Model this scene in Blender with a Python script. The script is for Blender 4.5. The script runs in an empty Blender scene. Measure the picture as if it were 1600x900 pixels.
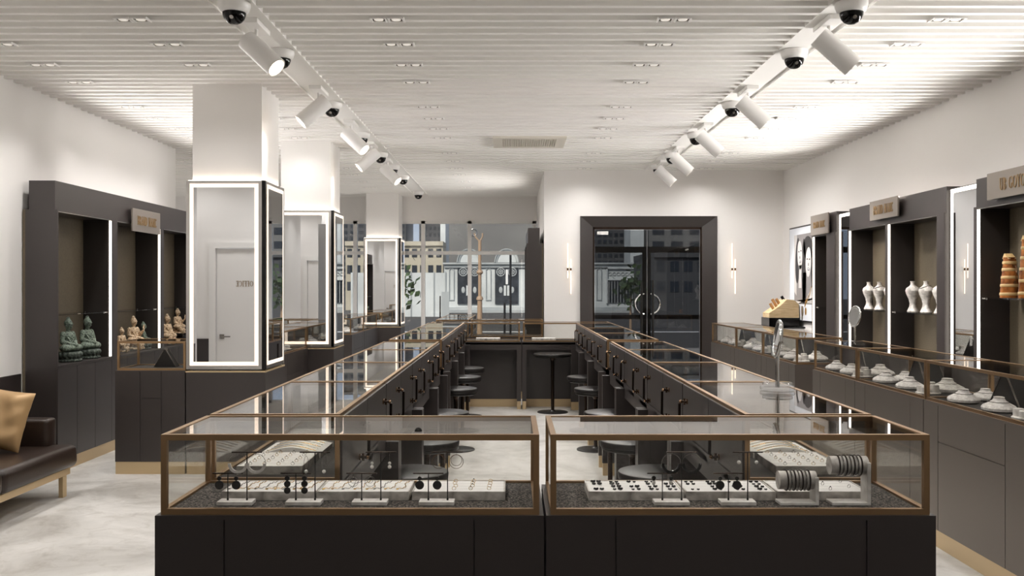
import bpy, bmesh, math, random
from mathutils import Vector, Matrix
random.seed(7)
PI = math.pi
S = bpy.context.scene
COL = S.collection
ORD = ['first', 'second', 'third', 'fourth', 'fifth', 'sixth', 'seventh', 'eighth', 'ninth', 'tenth', 'eleventh', 'twelfth', 'thirteenth', 'fourteenth', 'fifteenth']
EYE = 1.5          # camera height
F = 1500.0         # focal length in 1600-wide pixels
CEIL = 3.134       # underside of the slats
EXPOSURE = 0.62
DOWN = 20.0         # watts of one twin downlight
SUN = 3.7
FILL_UP = 15.0          # watts per metre of the fill uplight added on cabinet tops


# ------------------------------------------------------------------ materials
def lin(c):
    return tuple((x / 255 / 12.92) if x / 255 <= 0.04045 else ((x / 255 + 0.055) / 1.055) ** 2.4 for x in c) + (1.0,)


def new_mat(name):
    m = bpy.data.materials.new(name)
    m.use_nodes = True
    nt = m.node_tree
    return m, nt, nt.nodes.get('Principled BSDF')


def pmat(name, rgb, rough=0.5, metal=0.0, spec=0.5, emit=None, strength=0.0, coat=0.0):
    m, nt, b = new_mat(name)
    b.inputs['Base Color'].default_value = lin(rgb)
    b.inputs['Roughness'].default_value = rough
    b.inputs['Metallic'].default_value = metal
    b.inputs['Specular IOR Level'].default_value = spec
    b.inputs['Coat Weight'].default_value = coat
    if emit:
        b.inputs['Emission Color'].default_value = lin(emit)
        b.inputs['Emission Strength'].default_value = strength
    return m


def noise_mat(name, rgb1, rgb2, scale, rough=0.5, detail=5.0, lo=0.35, hi=0.65, bump=0.0, metal=0.0, stretch=(1, 1, 1), distort=0.0, rough2=None, spec=0.5):
    m, nt, b = new_mat(name)
    tc = nt.nodes.new('ShaderNodeTexCoord')
    mp = nt.nodes.new('ShaderNodeMapping')
    mp.inputs['Scale'].default_value = stretch
    nz = nt.nodes.new('ShaderNodeTexNoise')
    nz.inputs['Scale'].default_value = scale
    nz.inputs['Detail'].default_value = detail
    nz.inputs['Distortion'].default_value = distort
    cr = nt.nodes.new('ShaderNodeValToRGB')
    cr.color_ramp.elements[0].position = lo
    cr.color_ramp.elements[1].position = hi
    cr.color_ramp.elements[0].color = lin(rgb1)
    cr.color_ramp.elements[1].color = lin(rgb2)
    L = nt.links.new
    L(tc.outputs['Object'], mp.inputs['Vector'])
    L(mp.outputs['Vector'], nz.inputs['Vector'])
    L(nz.outputs['Fac'], cr.inputs['Fac'])
    L(cr.outputs['Color'], b.inputs['Base Color'])
    b.inputs['Roughness'].default_value = rough
    b.inputs['Metallic'].default_value = metal
    b.inputs['Specular IOR Level'].default_value = spec
    if rough2 is not None:
        mr = nt.nodes.new('ShaderNodeMapRange')
        mr.inputs['To Min'].default_value = rough
        mr.inputs['To Max'].default_value = rough2
        L(nz.outputs['Fac'], mr.inputs['Value'])
        L(mr.outputs['Result'], b.inputs['Roughness'])
    if bump:
        bp = nt.nodes.new('ShaderNodeBump')
        bp.inputs['Strength'].default_value = bump
        bp.inputs['Distance'].default_value = 0.01
        L(nz.outputs['Fac'], bp.inputs['Height'])
        L(bp.outputs['Normal'], b.inputs['Normal'])
    return m


def glass_mat(name, tint=(255, 255, 255), f0=0.04):
    m, nt, b = new_mat(name)
    nt.nodes.remove(b)
    out = nt.nodes.get('Material Output')
    lw = nt.nodes.new('ShaderNodeLayerWeight')
    lw.inputs['Blend'].default_value = 0.5
    pw = nt.nodes.new('ShaderNodeMath'); pw.operation = 'POWER'; pw.inputs[1].default_value = 5.0
    ma = nt.nodes.new('ShaderNodeMath'); ma.operation = 'MULTIPLY_ADD'
    ma.inputs[1].default_value = 1.0 - f0; ma.inputs[2].default_value = f0
    tr = nt.nodes.new('ShaderNodeBsdfTransparent'); tr.inputs['Color'].default_value = lin(tint)
    gl = nt.nodes.new('ShaderNodeBsdfGlossy'); gl.inputs['Roughness'].default_value = 0.0
    mx = nt.nodes.new('ShaderNodeMixShader')
    L = nt.links.new
    L(lw.outputs['Facing'], pw.inputs[0]); L(pw.outputs[0], ma.inputs[0]); L(ma.outputs[0], mx.inputs['Fac'])
    L(tr.outputs[0], mx.inputs[1]); L(gl.outputs[0], mx.inputs[2]); L(mx.outputs[0], out.inputs['Surface'])
    return m


def concrete():
    m, nt, b = new_mat('polished_concrete')
    L = nt.links.new
    tc = nt.nodes.new('ShaderNodeTexCoord')
    def nz(scale, detail, dist, rough=.55):
        n = nt.nodes.new('ShaderNodeTexNoise')
        n.inputs['Scale'].default_value = scale
        n.inputs['Detail'].default_value = detail
        n.inputs['Distortion'].default_value = dist
        n.inputs['Roughness'].default_value = rough
        L(tc.outputs['Object'], n.inputs['Vector'])
        return n
    a, c = nz(1.3, 9, .9, .62), nz(6.5, 10, .7, .7)
    def ramp(n, stops):
        r = nt.nodes.new('ShaderNodeValToRGB')
        r.color_ramp.elements[0].position = stops[0][0]; r.color_ramp.elements[0].color = lin(stops[0][1])
        r.color_ramp.elements[1].position = stops[-1][0]; r.color_ramp.elements[1].color = lin(stops[-1][1])
        for p_, c_ in stops[1:-1]:
            e = r.color_ramp.elements.new(p_); e.color = lin(c_)
        L(n.outputs['Fac'], r.inputs['Fac'])
        return r
    ra = ramp(a, [(.33, (172, 168, 162)), (.46, (200, 197, 192)), (.62, (220, 217, 213))])
    rc = ramp(c, [(.30, (226, 224, 220)), (.5, (255, 255, 255)), (.8, (246, 246, 246))])
    mx = nt.nodes.new('ShaderNodeMix'); mx.data_type = 'RGBA'; mx.blend_type = 'MULTIPLY'
    mx.inputs[0].default_value = 1.0
    L(ra.outputs['Color'], mx.inputs[6]); L(rc.outputs['Color'], mx.inputs[7])
    L(mx.outputs[2], b.inputs['Base Color'])
    b.inputs['Roughness'].default_value = .34
    b.inputs['Specular IOR Level'].default_value = .45
    return m


M = {}
M['wall'] = pmat('white_plaster', (242, 239, 236), 0.7)
M['ceil'] = pmat('ceiling_paint', (245, 243, 239), 0.6)
M['white'] = pmat('white_lacquer', (240, 238, 235), 0.4)
M['dark'] = pmat('dark_laminate', (45, 38, 36), 0.4)
M['dark'].node_tree.nodes['Principled BSDF'].inputs['IOR'].default_value = 1.68
M['dark_floorlit'] = pmat('floorlit_dark_laminate', (122, 114, 107), 0.42, 0.75)  # copy of the dark laminate, lightened and made metallic for the floor's reflected light
M['mat'] = noise_mat('charcoal_dimming_mat', (28, 26, 25), (40, 37, 35), 200, 0.95)  # for the dark sheet added behind the view
M['dark_in'] = pmat('dark_laminate_inside', (48, 43, 40), 0.5)
M['olive'] = noise_mat('olive_brown_back', (92, 82, 66), (100, 90, 72), 60, 0.6)
M['brass'] = pmat('brushed_bronze', (174, 143, 108), 0.36, 1.0)
M['kick'] = pmat('champagne_kick_plate', (206, 182, 144), 0.4, 0.55)
M['hw'] = pmat('aged_brass_handle', (150, 122, 96), 0.22, 1.0)
M['bar'] = pmat('dark_bronze_bar', (58, 48, 42), 0.3, 1.0)
M['chrome'] = pmat('chrome', (215, 215, 215), 0.1, 1.0)
M['silver'] = pmat('silver_edge', (200, 198, 195), 0.3, 1.0)
M['mirror'] = pmat('mirror_glass', (222, 224, 226), 0.0, 1.0)
M['black'] = pmat('black_gloss', (9, 8, 8), 0.12, spec=0.3)
M['blackm'] = pmat('black_satin', (26, 24, 23), 0.4)
M['barbrown'] = pmat('brown_door_rail', (112, 98, 90), 0.4, 0.3)
M['stool'] = pmat('stool_black', (26, 23, 22), 0.35)
M['leather'] = noise_mat('dark_brown_leather', (38, 27, 21), (45, 33, 26), 90, 0.33, bump=0.06)
M['satin'] = pmat('gold_satin', (172, 140, 98), 0.42, 0.25)
M['led'] = pmat('led_diffuser', (255, 246, 236), 0.5, emit=(255, 228, 202), strength=0.72)
M['led_hot'] = pmat('led_lamp', (255, 246, 236), 0.5, emit=(255, 236, 214), strength=7.0)
M['lens_dim'] = pmat('downlight_lens', (236, 232, 226), 0.4, emit=(255, 244, 230), strength=0.25)
M['led_cab'] = pmat('led_cabinet', (255, 250, 245), 0.5, emit=(255, 244, 230), strength=2.4)
M['tube'] = pmat('sconce_tube', (255, 236, 215), 0.5, emit=(255, 234, 212), strength=0.9)
M['glass'] = glass_mat('clear_glass', (252, 252, 251), 0.018)
M['topglass'] = glass_mat('polished_top_glass', (251, 251, 250), 0.09)
M['wglass'] = glass_mat('window_glass', (226, 228, 228), 0.05)
M['dglass'] = glass_mat('door_glass', (175, 178, 180), 0.05)
M['acryl'] = glass_mat('clear_acrylic', (250, 251, 252), 0.07)
M['marble'] = noise_mat('grey_marble', (150, 143, 136), (226, 221, 215), 22, 0.45, 8, 0.3, 0.62, distort=0.6)
M['marblew'] = noise_mat('white_marble', (205, 199, 193), (236, 232, 228), 30, 0.4, 6, 0.3, 0.6, distort=0.5)
M['velvet'] = pmat('white_velvet', (238, 235, 232), 0.85)
M['greyfelt'] = noise_mat('pale_grey_felt', (196, 190, 186), (232, 228, 224), 60, 0.85)
M['carpet'] = noise_mat('speckled_charcoal_felt', (26, 24, 23), (118, 110, 103), 170, 0.95, 2, 0.46, 0.62)
M['deck'] = noise_mat('dark_deck_felt', (44, 40, 38), (56, 51, 48), 300, 0.9, 2)
M['floor'] = concrete()
M['patina'] = noise_mat('green_patina', (38, 44, 40), (134, 150, 132), 34, 0.6, 6, 0.3, 0.68, bump=0.5)
M['patinad'] = noise_mat('dark_patina', (26, 30, 28), (92, 104, 92), 40, 0.6, 6, 0.3, 0.7, bump=0.5)
M['gilt'] = noise_mat('pale_gilt', (104, 62, 34), (226, 200, 164), 30, 0.42, 5, 0.32, 0.6, bump=0.4)
M['gold'] = pmat('gold', (206, 166, 92), 0.25, 1.0)
M['gem'] = pmat('dark_gem', (30, 28, 28), 0.12)
M['pearl'] = pmat('pearl', (240, 236, 230), 0.2, coat=0.4)
M['steel'] = pmat('steel', (150, 146, 142), 0.25, 1.0)
M['wood'] = noise_mat('pale_wood', (206, 176, 130), (232, 208, 168), 8, 0.55, 4, stretch=(1, 1, 12))
M['woodd'] = noise_mat('tan_wood', (168, 122, 74), (198, 152, 100), 8, 0.5, 4, stretch=(1, 1, 12))
M['plaque'] = pmat('smoked_bronze_plaque', (140, 131, 123), 0.3, 0.25)
M['letter'] = pmat('gold_letter', (158, 130, 94), 0.4, 0.4)
M['paper'] = pmat('poster_paper', (226, 230, 236), 0.6)
M['photo_d'] = pmat('print_dark', (40, 38, 40), 0.6)
M['photo_m'] = pmat('print_mid', (138, 134, 134), 0.6)
M['photo_l'] = pmat('print_light', (206, 202, 200), 0.6)
M['amber'] = noise_mat('amber_horn', (96, 44, 18), (196, 122, 58), 14, 0.25, 4, 0.35, 0.65)
M['horn'] = pmat('pale_horn', (214, 182, 128), 0.3)
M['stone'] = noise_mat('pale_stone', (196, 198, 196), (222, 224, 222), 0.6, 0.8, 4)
M['stoned'] = noise_mat('grey_stone_trim', (168, 172, 172), (190, 192, 190), 0.8, 0.8, 4)  # a little darker than the pale stone
M['tan'] = noise_mat('tan_render', (178, 168, 148), (194, 184, 164), 0.3, 0.8, 4)
M['tower'] = noise_mat('grey_tower', (112, 110, 108), (126, 124, 121), 0.2, 0.7, 3)
M['towerd'] = noise_mat('dark_tower', (70, 70, 72), (84, 84, 86), 0.2, 0.7, 3)
M['win'] = pmat('dark_pane', (46, 50, 56), 0.12)
M['asphalt'] = noise_mat('asphalt', (66, 61, 58), (84, 79, 75), 3.0, 0.9, 6)
M['pave'] = noise_mat('paving', (150, 142, 134), (172, 164, 156), 1.0, 0.85, 5)
M['tanpole'] = pmat('painted_tan_pole', (176, 146, 118), 0.5)
M['leaf'] = noise_mat('leaf_green', (40, 58, 34), (84, 104, 62), 9, 0.6)
M['bronzed'] = noise_mat('cast_bronze_door', (30, 34, 40), (62, 66, 72), 3, 0.4, 4)
M['acwhite'] = pmat('vent_plastic', (222, 216, 204), 0.5)
M['vent_d'] = pmat('vent_shadow', (58, 50, 42), 0.7)


# ------------------------------------------------------------------ mesh builder
class MB:
    def __init__(self):
        self.bm = bmesh.new()

    def box(self, x0, x1, y0, y1, z0, z1, bev=0.0, seg=2):
        bm = self.bm
        v = [bm.verts.new((x, y, z)) for x in (x0, x1) for y in (y0, y1) for z in (z0, z1)]
        q = [(0, 1, 3, 2), (4, 6, 7, 5), (0, 4, 5, 1), (2, 3, 7, 6), (0, 2, 6, 4), (1, 5, 7, 3)]
        fs = [bm.faces.new([v[i] for i in f]) for f in q]
        if bev:
            es = list({e for f in fs for e in f.edges})
            bmesh.ops.bevel(bm, geom=es, offset=bev, segments=seg, profile=0.5, affect='EDGES')
        return self

    def xform_from(self, n0, mat):
        bm = self.bm
        bm.verts.ensure_lookup_table()
        bmesh.ops.transform(bm, matrix=mat, verts=bm.verts[n0:])
        return self

    def n(self):
        return len(self.bm.verts)

    def ring(self, c, ax, bx, r, seg):
        return [self.bm.verts.new(c + ax * (r * math.cos(2 * PI * i / seg)) + bx * (r * math.sin(2 * PI * i / seg))) for i in range(seg)]

    def cyl(self, p0, p1, r, seg=16, r2=None, caps=True):
        p0, p1 = Vector(p0), Vector(p1)
        d = (p1 - p0).normalized()
        a = d.orthogonal().normalized()
        b = d.cross(a)
        r2 = r if r2 is None else r2
        A = self.ring(p0, a, b, r, seg)
        B = self.ring(p1, a, b, r2, seg)
        for i in range(seg):
            j = (i + 1) % seg
            self.bm.faces.new((A[i], A[j], B[j], B[i]))
        if caps:
            self.bm.faces.new(A[::-1])
            self.bm.faces.new(B)
        return self

    def lathe(self, prof, c=(0, 0, 0), seg=24, sx=1.0, sy=1.0):
        c = Vector(c)
        rings = []
        for r, z in prof:
            if r < 1e-5:
                rings.append([self.bm.verts.new(c + Vector((0, 0, z)))])
            else:
                rings.append([self.bm.verts.new(c + Vector((sx * r * math.cos(2 * PI * i / seg), sy * r * math.sin(2 * PI * i / seg), z))) for i in range(seg)])
        for A, B in zip(rings, rings[1:]):
            for i in range(seg):
                j = (i + 1) % seg
                if len(A) == 1 and len(B) == 1:
                    continue
                if len(A) == 1:
                    self.bm.faces.new((A[0], B[j], B[i]))
                elif len(B) == 1:
                    self.bm.faces.new((A[i], A[j], B[0]))
                else:
                    self.bm.faces.new((A[i], A[j], B[j], B[i]))
        if len(rings[0]) > 1:
            self.bm.faces.new(rings[0][::-1])
        if len(rings[-1]) > 1:
            self.bm.faces.new(rings[-1])
        return self

    def tube(self, pts, r, seg=8, closed=False):
        P = [Vector(p) for p in pts]
        n = len(P)
        rings = []
        for i in range(n):
            a = P[(i - 1) % n] if (closed or i > 0) else P[i]
            b = P[(i + 1) % n] if (closed or i < n - 1) else P[i]
            d = (b - a).normalized()
            up = Vector((0, 0, 1)) if abs(d.z) < 0.9 else Vector((0, 1, 0))
            x = d.cross(up).normalized()
            y = x.cross(d)
            rr = r[i] if isinstance(r, (list, tuple)) else r
            rings.append(self.ring(P[i], x, y, rr, seg))
        rng = range(n) if closed else range(n - 1)
        for i in rng:
            A, B = rings[i], rings[(i + 1) % n]
            # pick best rotational match
            k0 = min(range(seg), key=lambda k: (A[0].co - B[k].co).length)
            for k in range(seg):
                k2 = (k + 1) % seg
                self.bm.faces.new((A[k], A[k2], B[(k2 + k0) % seg], B[(k + k0) % seg]))
        if not closed:
            self.bm.faces.new(rings[0][::-1])
            self.bm.faces.new(rings[-1])
        return self

    def torus(self, c, R, r, axis='Z', seg=24, ts=8, a0=0.0, a1=None, taper=None):
        c = Vector(c)
        ex, ey = {'Z': (Vector((1, 0, 0)), Vector((0, 1, 0))), 'Y': (Vector((1, 0, 0)), Vector((0, 0, 1))), 'X': (Vector((0, 1, 0)), Vector((0, 0, 1)))}[axis]
        closed = a1 is None
        m = seg if closed else seg + 1
        pts = [c + ex * (R * math.cos(a0 + (2 * PI if closed else a1 - a0) * i / seg)) + ey * (R * math.sin(a0 + (2 * PI if closed else a1 - a0) * i / seg)) for i in range(m)]
        return self.tube(pts, r, ts, closed)

    def ball(self, c, r, u=14, v=9):
        if not isinstance(r, (tuple, list)):
            r = (r, r, r)
        bmesh.ops.create_uvsphere(self.bm, u_segments=u, v_segments=v, radius=1.0,
                                  matrix=Matrix.Translation(Vector(c)) @ Matrix.Diagonal((r[0], r[1], r[2], 1)))
        return self

    def prism(self, poly, axis, a0, a1):
        """poly: 2-D outline; axis: the axis it is pulled along, from a0 to a1."""
        def p(u, v, w):
            return {'X': (w, u, v), 'Y': (u, w, v), 'Z': (u, v, w)}[axis]
        A = [self.bm.verts.new(p(u, v, a0)) for u, v in poly]
        B = [self.bm.verts.new(p(u, v, a1)) for u, v in poly]
        n = len(poly)
        for i in range(n):
            j = (i + 1) % n
            self.bm.faces.new((A[i], A[j], B[j], B[i]))
        self.bm.faces.new(A[::-1])
        self.bm.faces.new(B)
        return self

    def mesh(self, name, mat, smooth=False, split=None):
        bm = self.bm
        if split is not None:
            bm.faces.ensure_lookup_table()
            for f in bm.faces[split:]:
                f.material_index = 1
        bmesh.ops.recalc_face_normals(bm, faces=bm.faces)
        me = bpy.data.meshes.new(name)
        bm.to_mesh(me)
        bm.free()
        for m in (mat if isinstance(mat, (list, tuple)) else [mat]):
            me.materials.append(M[m] if isinstance(m, str) else m)
        if smooth:
            for p in me.polygons:
                p.use_smooth = True
            me.set_sharp_from_angle(angle=math.radians(40))
        return me

    def build(self, name, mat, parent=None, smooth=False, label=None):
        return obj(name, self.mesh(name, mat, smooth), parent, label)


def obj(name, me, parent=None, label=None):
    o = bpy.data.objects.new(name, me)
    COL.objects.link(o)
    if parent is not None:
        o.parent = parent
    if label:
        o['label'] = label
    return o


def tag(o, label, cat, group=None, kind='thing'):
    o['label'] = label
    o['category'] = cat
    o['kind'] = kind
    if group:
        o['group'] = group
    nw = len(label.split())
    if not 4 <= nw <= 16:
        print('LABELWORDS', nw, label)
    return o


def thing(name, label, cat, loc=(0, 0, 0), rz=0.0, group=None):
    o = bpy.data.objects.new(name, None)
    o.empty_display_size = 0.05
    COL.objects.link(o)
    o.location = loc
    o.rotation_euler = (0, 0, rz)
    return tag(o, label, cat, group)


def struct(o):
    o['kind'] = 'structure'
    return o


KIDS = {}


def children(o):
    return [c for c in COL.objects if c.parent == o]


def dup(root, label, loc=None, rz=None, group=None, scale=None):
    r = root.copy()
    COL.objects.link(r)
    if loc is not None:
        r.location = loc
    if rz is not None:
        r.rotation_euler = (0, 0, rz)
    if scale is not None:
        r.scale = (scale,) * 3 if not isinstance(scale, (tuple, list)) else scale
    tag(r, label, root['category'], group or root.get('group'))

    def rec(src, dst):
        for ch in list(src.children):
            c = ch.copy()
            COL.objects.link(c)
            c.parent = dst
            rec(ch, c)
    rec(root, r)
    return r


class Proto:
    """The first call moves the object that was built, every later one copies it with its parts."""
    def __init__(self, root):
        self.root, self.used = root, False

    def put(self, label, loc, rz=0.0, group=None, scale=None):
        if not self.used:
            self.used = True
            self.root.location = loc
            self.root.rotation_euler = (0, 0, rz)
            if scale is not None:
                self.root.scale = (scale,) * 3 if not isinstance(scale, (tuple, list)) else scale
            return tag(self.root, label, self.root['category'], group or self.root.get('group'))
        return dup(self.root, label, loc, rz, group, scale or 1.0)


def light(name, kind, loc, energy, color=(1, 0.968, 0.94), parent=None, **kw):
    d = bpy.data.lights.new(name, kind)
    d.energy = energy
    d.color = color
    for k, v in kw.items():
        setattr(d, k, v)
    o = bpy.data.objects.new(name, d)
    COL.objects.link(o)
    o.location = loc
    if parent is not None:
        o.parent = parent
    return o


# ------------------------------------------------------------------ serif lettering
TH, TN = 0.125, 0.05
GL = {
    'B': (0.62, [('l', .16, 0, .16, 1, TH), ('a', .2, .76, .3, .24, -90, 90), ('a', .2, .26, .34, .26, -90, 90), ('l', .06, .0, .25, .0, TN), ('l', .06, 1, .25, 1, TN)]),
    'R': (0.66, [('l', .16, 0, .16, 1, TH), ('a', .2, .75, .32, .25, -90, 90), ('l', .3, .5, .6, 0, TH), ('l', .04, 0, .28, 0, TN), ('l', .06, 1, .25, 1, TN), ('l', .5, 0, .68, 0, TN)]),
    'A': (0.70, [('l', .1, 0, .36, 1, TN), ('l', .36, 1, .6, 0, TH), ('l', .18, .34, .5, .34, TN), ('l', .0, 0, .2, 0, TN), ('l', .48, 0, .72, 0, TN)]),
    'N': (0.74, [('l', .13, 0, .13, 1, TN), ('l', .13, 1, .6, 0, TH), ('l', .62, 0, .62, 1, TN), ('l', .02, 0, .24, 0, TN), ('l', .5, 1, .74, 1, TN), ('l', .02, 1, .2, 1, TN)]),
    'D': (0.72, [('l', .16, 0, .16, 1, TH), ('a', .2, .5, .42, .5, -90, 90), ('l', .06, 0, .25, 0, TN), ('l', .06, 1, .25, 1, TN)]),
    'M': (0.86, [('l', .12, 0, .16, 1, TN), ('l', .16, 1, .42, 0, TH), ('l', .42, 0, .68, 1, TN), ('l', .7, 1, .74, 0, TH), ('l', .02, 0, .22, 0, TN), ('l', .62, 0, .86, 0, TN)]),
    'E': (0.58, [('l', .16, 0, .16, 1, TH), ('l', .06, 1, .52, 1, TN), ('l', .06, 0, .54, 0, TN), ('l', .16, .52, .42, .52, TN), ('l', .52, 1, .52, .82, TN), ('l', .54, 0, .54, .2, TN)]),
    'F': (0.55, [('l', .16, 0, .16, 1, TH), ('l', .06, 1, .52, 1, TN), ('l', .04, 0, .3, 0, TN), ('l', .16, .52, .42, .52, TN), ('l', .52, 1, .52, .82, TN)]),
    'I': (0.34, [('l', .17, 0, .17, 1, TH), ('l', .05, 0, .29, 0, TN), ('l', .05, 1, .29, 1, TN)]),
    'C': (0.68, [('a', .38, .5, .3, .5, 50, 310), ('l', .6, .96, .6, .74, TN)]),
    'G': (0.74, [('a', .38, .5, .3, .5, 50, 310), ('l', .6, .96, .6, .74, TN), ('l', .6, .42, .6, .06, TH), ('l', .48, .42, .7, .42, TN)]),
    'O': (0.76, [('a', .38, .5, .31, .5, 0, 360)]),
    'Y': (0.68, [('l', .08, 1, .34, .46, TH), ('l', .34, .46, .6, 1, TN), ('l', .34, 0, .34, .48, TH), ('l', .22, 0, .46, 0, TN), ('l', 0, 1, .2, 1, TN), ('l', .5, 1, .7, 1, TN)]),
    'U': (0.72, [('l', .16, .3, .16, 1, TH), ('l', .58, .3, .58, 1, TN), ('a', .37, .3, .21, .3, 180, 360), ('l', .04, 1, .28, 1, TN), ('l', .48, 1, .7, 1, TN)]),
    ' ': (0.36, []),
}


def lettering(text, h, depth, name, mat, parent, loc, label=None, spread=1.0, narrow=0.8):
    """Raised serif capitals, centred on loc, in the parent's local x-z plane, proud towards -y."""
    mb = MB()
    W = sum(GL[c][0] + 0.06 for c in text) * spread
    x = -W / 2
    for c in text:
        w, strokes = GL[c]
        for s in strokes:
            if s[0] == 'l':
                _, x0, y0, x1, y1, t = s
                d = Vector((x1 - x0, y1 - y0)).normalized()
                nn = Vector((-d.y, d.x)) * t / 2
                e = d * (0.02 if t == TN else 0.0)
                P = [(x0 - e.x + nn.x, y0 - e.y + nn.y), (x1 + e.x + nn.x, y1 + e.y + nn.y), (x1 + e.x - nn.x, y1 + e.y - nn.y), (x0 - e.x - nn.x, y0 - e.y - nn.y)]
                mb.prism([((x + px) * h * narrow, (py - 0.5) * h) for px, py in P], 'Y', -depth, 0)
            else:
                _, cx, cy, rx, ry, a0, a1 = s
                k = 14
                for i in range(k):
                    q = []
                    for a, sg in ((a0 + (a1 - a0) * i / k, 1), (a0 + (a1 - a0) * (i + 1) / k, 1), (a0 + (a1 - a0) * (i + 1) / k, -1), (a0 + (a1 - a0) * i / k, -1)):
                        a = math.radians(a)
                        t = (TN + (TH - TN) * abs(math.cos(a)) ** 1.5) / 2
                        q.append(((x + cx + (rx + sg * t) * math.cos(a)) * h * narrow, (cy - .5 + (ry - TN / 2 + sg * TN / 2) * math.sin(a)) * h))
                    mb.prism(q, 'Y', -depth, 0)
        x += (w + 0.06) * spread
    o = mb.build(name, mat, parent, label=label)
    o.location = loc
    return o

# ------------------------------------------------------------------ the room
def sbox(name, x0, x1, y0, y1, z0, z1, mat):
    return struct(MB().box(x0, x1, y0, y1, z0, z1).build(name, mat))


XL, XR = -3.96, 3.81
YD, YW = 13.47, 17.3           # door wall, window wall
TRK = ((-1.73, -1.48), (1.83, 2.08))

sbox('floor', -6.7, 4.0, -1.7, YW + 0.15, -0.12, 0.0, 'floor')

# slatted ceiling in three runs between the two recessed tracks
mb = MB()
mb.box(-6.7, 4.0, -1.7, YW + 0.15, CEIL + 0.06, CEIL + 0.2)
y = -1.4
while y < YW - 0.1:
    xl = XL if 3.45 < y < 11.3 else (-4.8 if y < 3.45 else -6.6)
    if y < 2.05:
        xl = -2.75
    ends = [(xl, TRK[0][0]), (TRK[0][1], TRK[1][0]), (TRK[1][1], XR)]
    if y > YD - 0.1:
        ends = [(xl, TRK[0][0]), (TRK[0][1], 0.449)]
    for a, b in ends:
        mb.box(a, b, y, y + 0.046, CEIL, CEIL + 0.062)
    y += 0.148
struct(mb.build('ceiling', 'ceil'))
for i, ((a, b), yend) in enumerate(zip(TRK, (16.7, 13.3))):
    mb = MB()
    mb.box(a + .006, b - .006, 2.0, yend, CEIL + .012, CEIL + .06)
    mb.box(a, a + .006, 2.0, yend, CEIL - .001, CEIL + .06)
    mb.box(b - .006, b, 2.0, yend, CEIL - .001, CEIL + .06)
    struct(mb.build('trim_%d' % (i + 1), 'ceil'))

H = 3.3
sbox('wall_left', XL - .15, XL, 3.4, 11.3, 0, H, 'wall')
mb = MB(); mb.box(-6.75, XL - .15, 11.15, 11.3, 0, H); mb.box(-6.75, -6.6, 11.3, YW, 0, H)
struct(mb.build('wall_recess', 'wall'))
mb = MB(); mb.box(-4.95, -4.8, 2.05, 3.55, 0, H); mb.box(-4.8, XL - .15, 3.4, 3.55, 0, H)
struct(mb.build('wall_alcove', 'wall'))
mb = MB()
mb.box(-4.8, -4.09, 2.05, 2.2, 0, H); mb.box(-3.15, -2.75, 2.05, 2.2, 0, H); mb.box(-4.09, -3.15, 2.05, 2.2, 2.06, H)
struct(mb.build('wall_office', 'wall'))
sbox('wall_entry', -2.9, -2.75, -1.65, 2.05, 0, H, 'wall')
sbox('wall_front', -2.9, XR + .15, -1.65, -1.5, 0, H, 'wall')
mat_ = MB().box(-2.6, 3.6, -1.4, 2.35, 0, .012).build('dimming_mat', 'mat')  # added out of view so the front counter bases reflect something dark
tag(mat_, 'added unseen charcoal mat that darkens reflections in the front counters', 'mat')
sbox('wall_right', XR, XR + .15, -1.5, YD + .15, 0, H, 'wall')
mb = MB()
mb.box(.449, .96, YD, YD + .15, 0, H); mb.box(2.867, XR, YD, YD + .15, 0, H); mb.box(.96, 2.867, YD, YD + .15, 2.50, H)
mb.box(.449, .6, YD + .15, YW + .15, 0, H)
struct(mb.build('wall_door', 'wall'))
mb = MB(); mb.box(-6.75, .449, YW, YW + .15, 2.71, H)
struct(mb.build('wall_back', 'wall'))
# dark dado panels
sbox('baseboard_left', XL, XL + .014, 3.5, 7.72, 0, .81, 'dark')
mb = MB(); mb.box(-4.8, -4.19, 2.2, 2.214, 0, .8); mb.box(-3.05, -2.75, 2.2, 2.214, 0, .8)
struct(mb.build('baseboard_office', 'dark'))

# window wall
w = MB()
for x in (-6.55, -5.6, -4.7, -3.7, -2.83, -2.42, -1.605, -.765, .40):
    w.box(x - .035, x + .035, YW + .02, YW + .1, 0, 2.71)
w.box(-6.6, .449, YW + .02, YW + .1, 2.66, 2.715); w.box(-6.6, .449, YW + .02, YW + .1, 0, .08)
w.box(-6.6, .449, YW + .025, YW + .095, 2.1, 2.165)
wf = struct(w.build('window_1', 'white'))
MB().box(-6.6, .449, YW + .055, YW + .063, .05, 2.69).build('pane', 'wglass', wf)

# glazed entrance in a splayed dark surround
d = bpy.data.objects.new('door_1', None); COL.objects.link(d); struct(d)
mb = MB()
o_, i_ = (.955, 2.872, 2.506), (1.14, 2.68, 2.362)
yo, yi = YD - .045, YD + .07
def quad(mb, pts):
    mb.bm.faces.new([mb.bm.verts.new(p) for p in pts])
for (xa, za), (xb, zb), (xc, zc), (xd, zd) in (
        ((o_[0], 0), (o_[0], o_[2]), (i_[0], i_[2]), (i_[0], 0)),
        ((o_[0], o_[2]), (o_[1], o_[2]), (i_[1], i_[2]), (i_[0], i_[2])),
        ((o_[1], o_[2]), (o_[1], 0), (i_[1], 0), (i_[1], i_[2]))):
    A = [(xa, yo, za), (xb, yo, zb), (xc, yi, zc), (xd, yi, zd)]
    B = [(p[0], yi + .03, p[2]) for p in A]
    va = [mb.bm.verts.new(p) for p in A]; vb = [mb.bm.verts.new(p) for p in B]
    for k in range(4):
        mb.bm.faces.new((va[k], va[(k + 1) % 4], vb[(k + 1) % 4], vb[k]))
    mb.bm.faces.new(va); mb.bm.faces.new(vb[::-1])
mb.build('door_surround', 'dark', d)
mb = MB()
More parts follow.
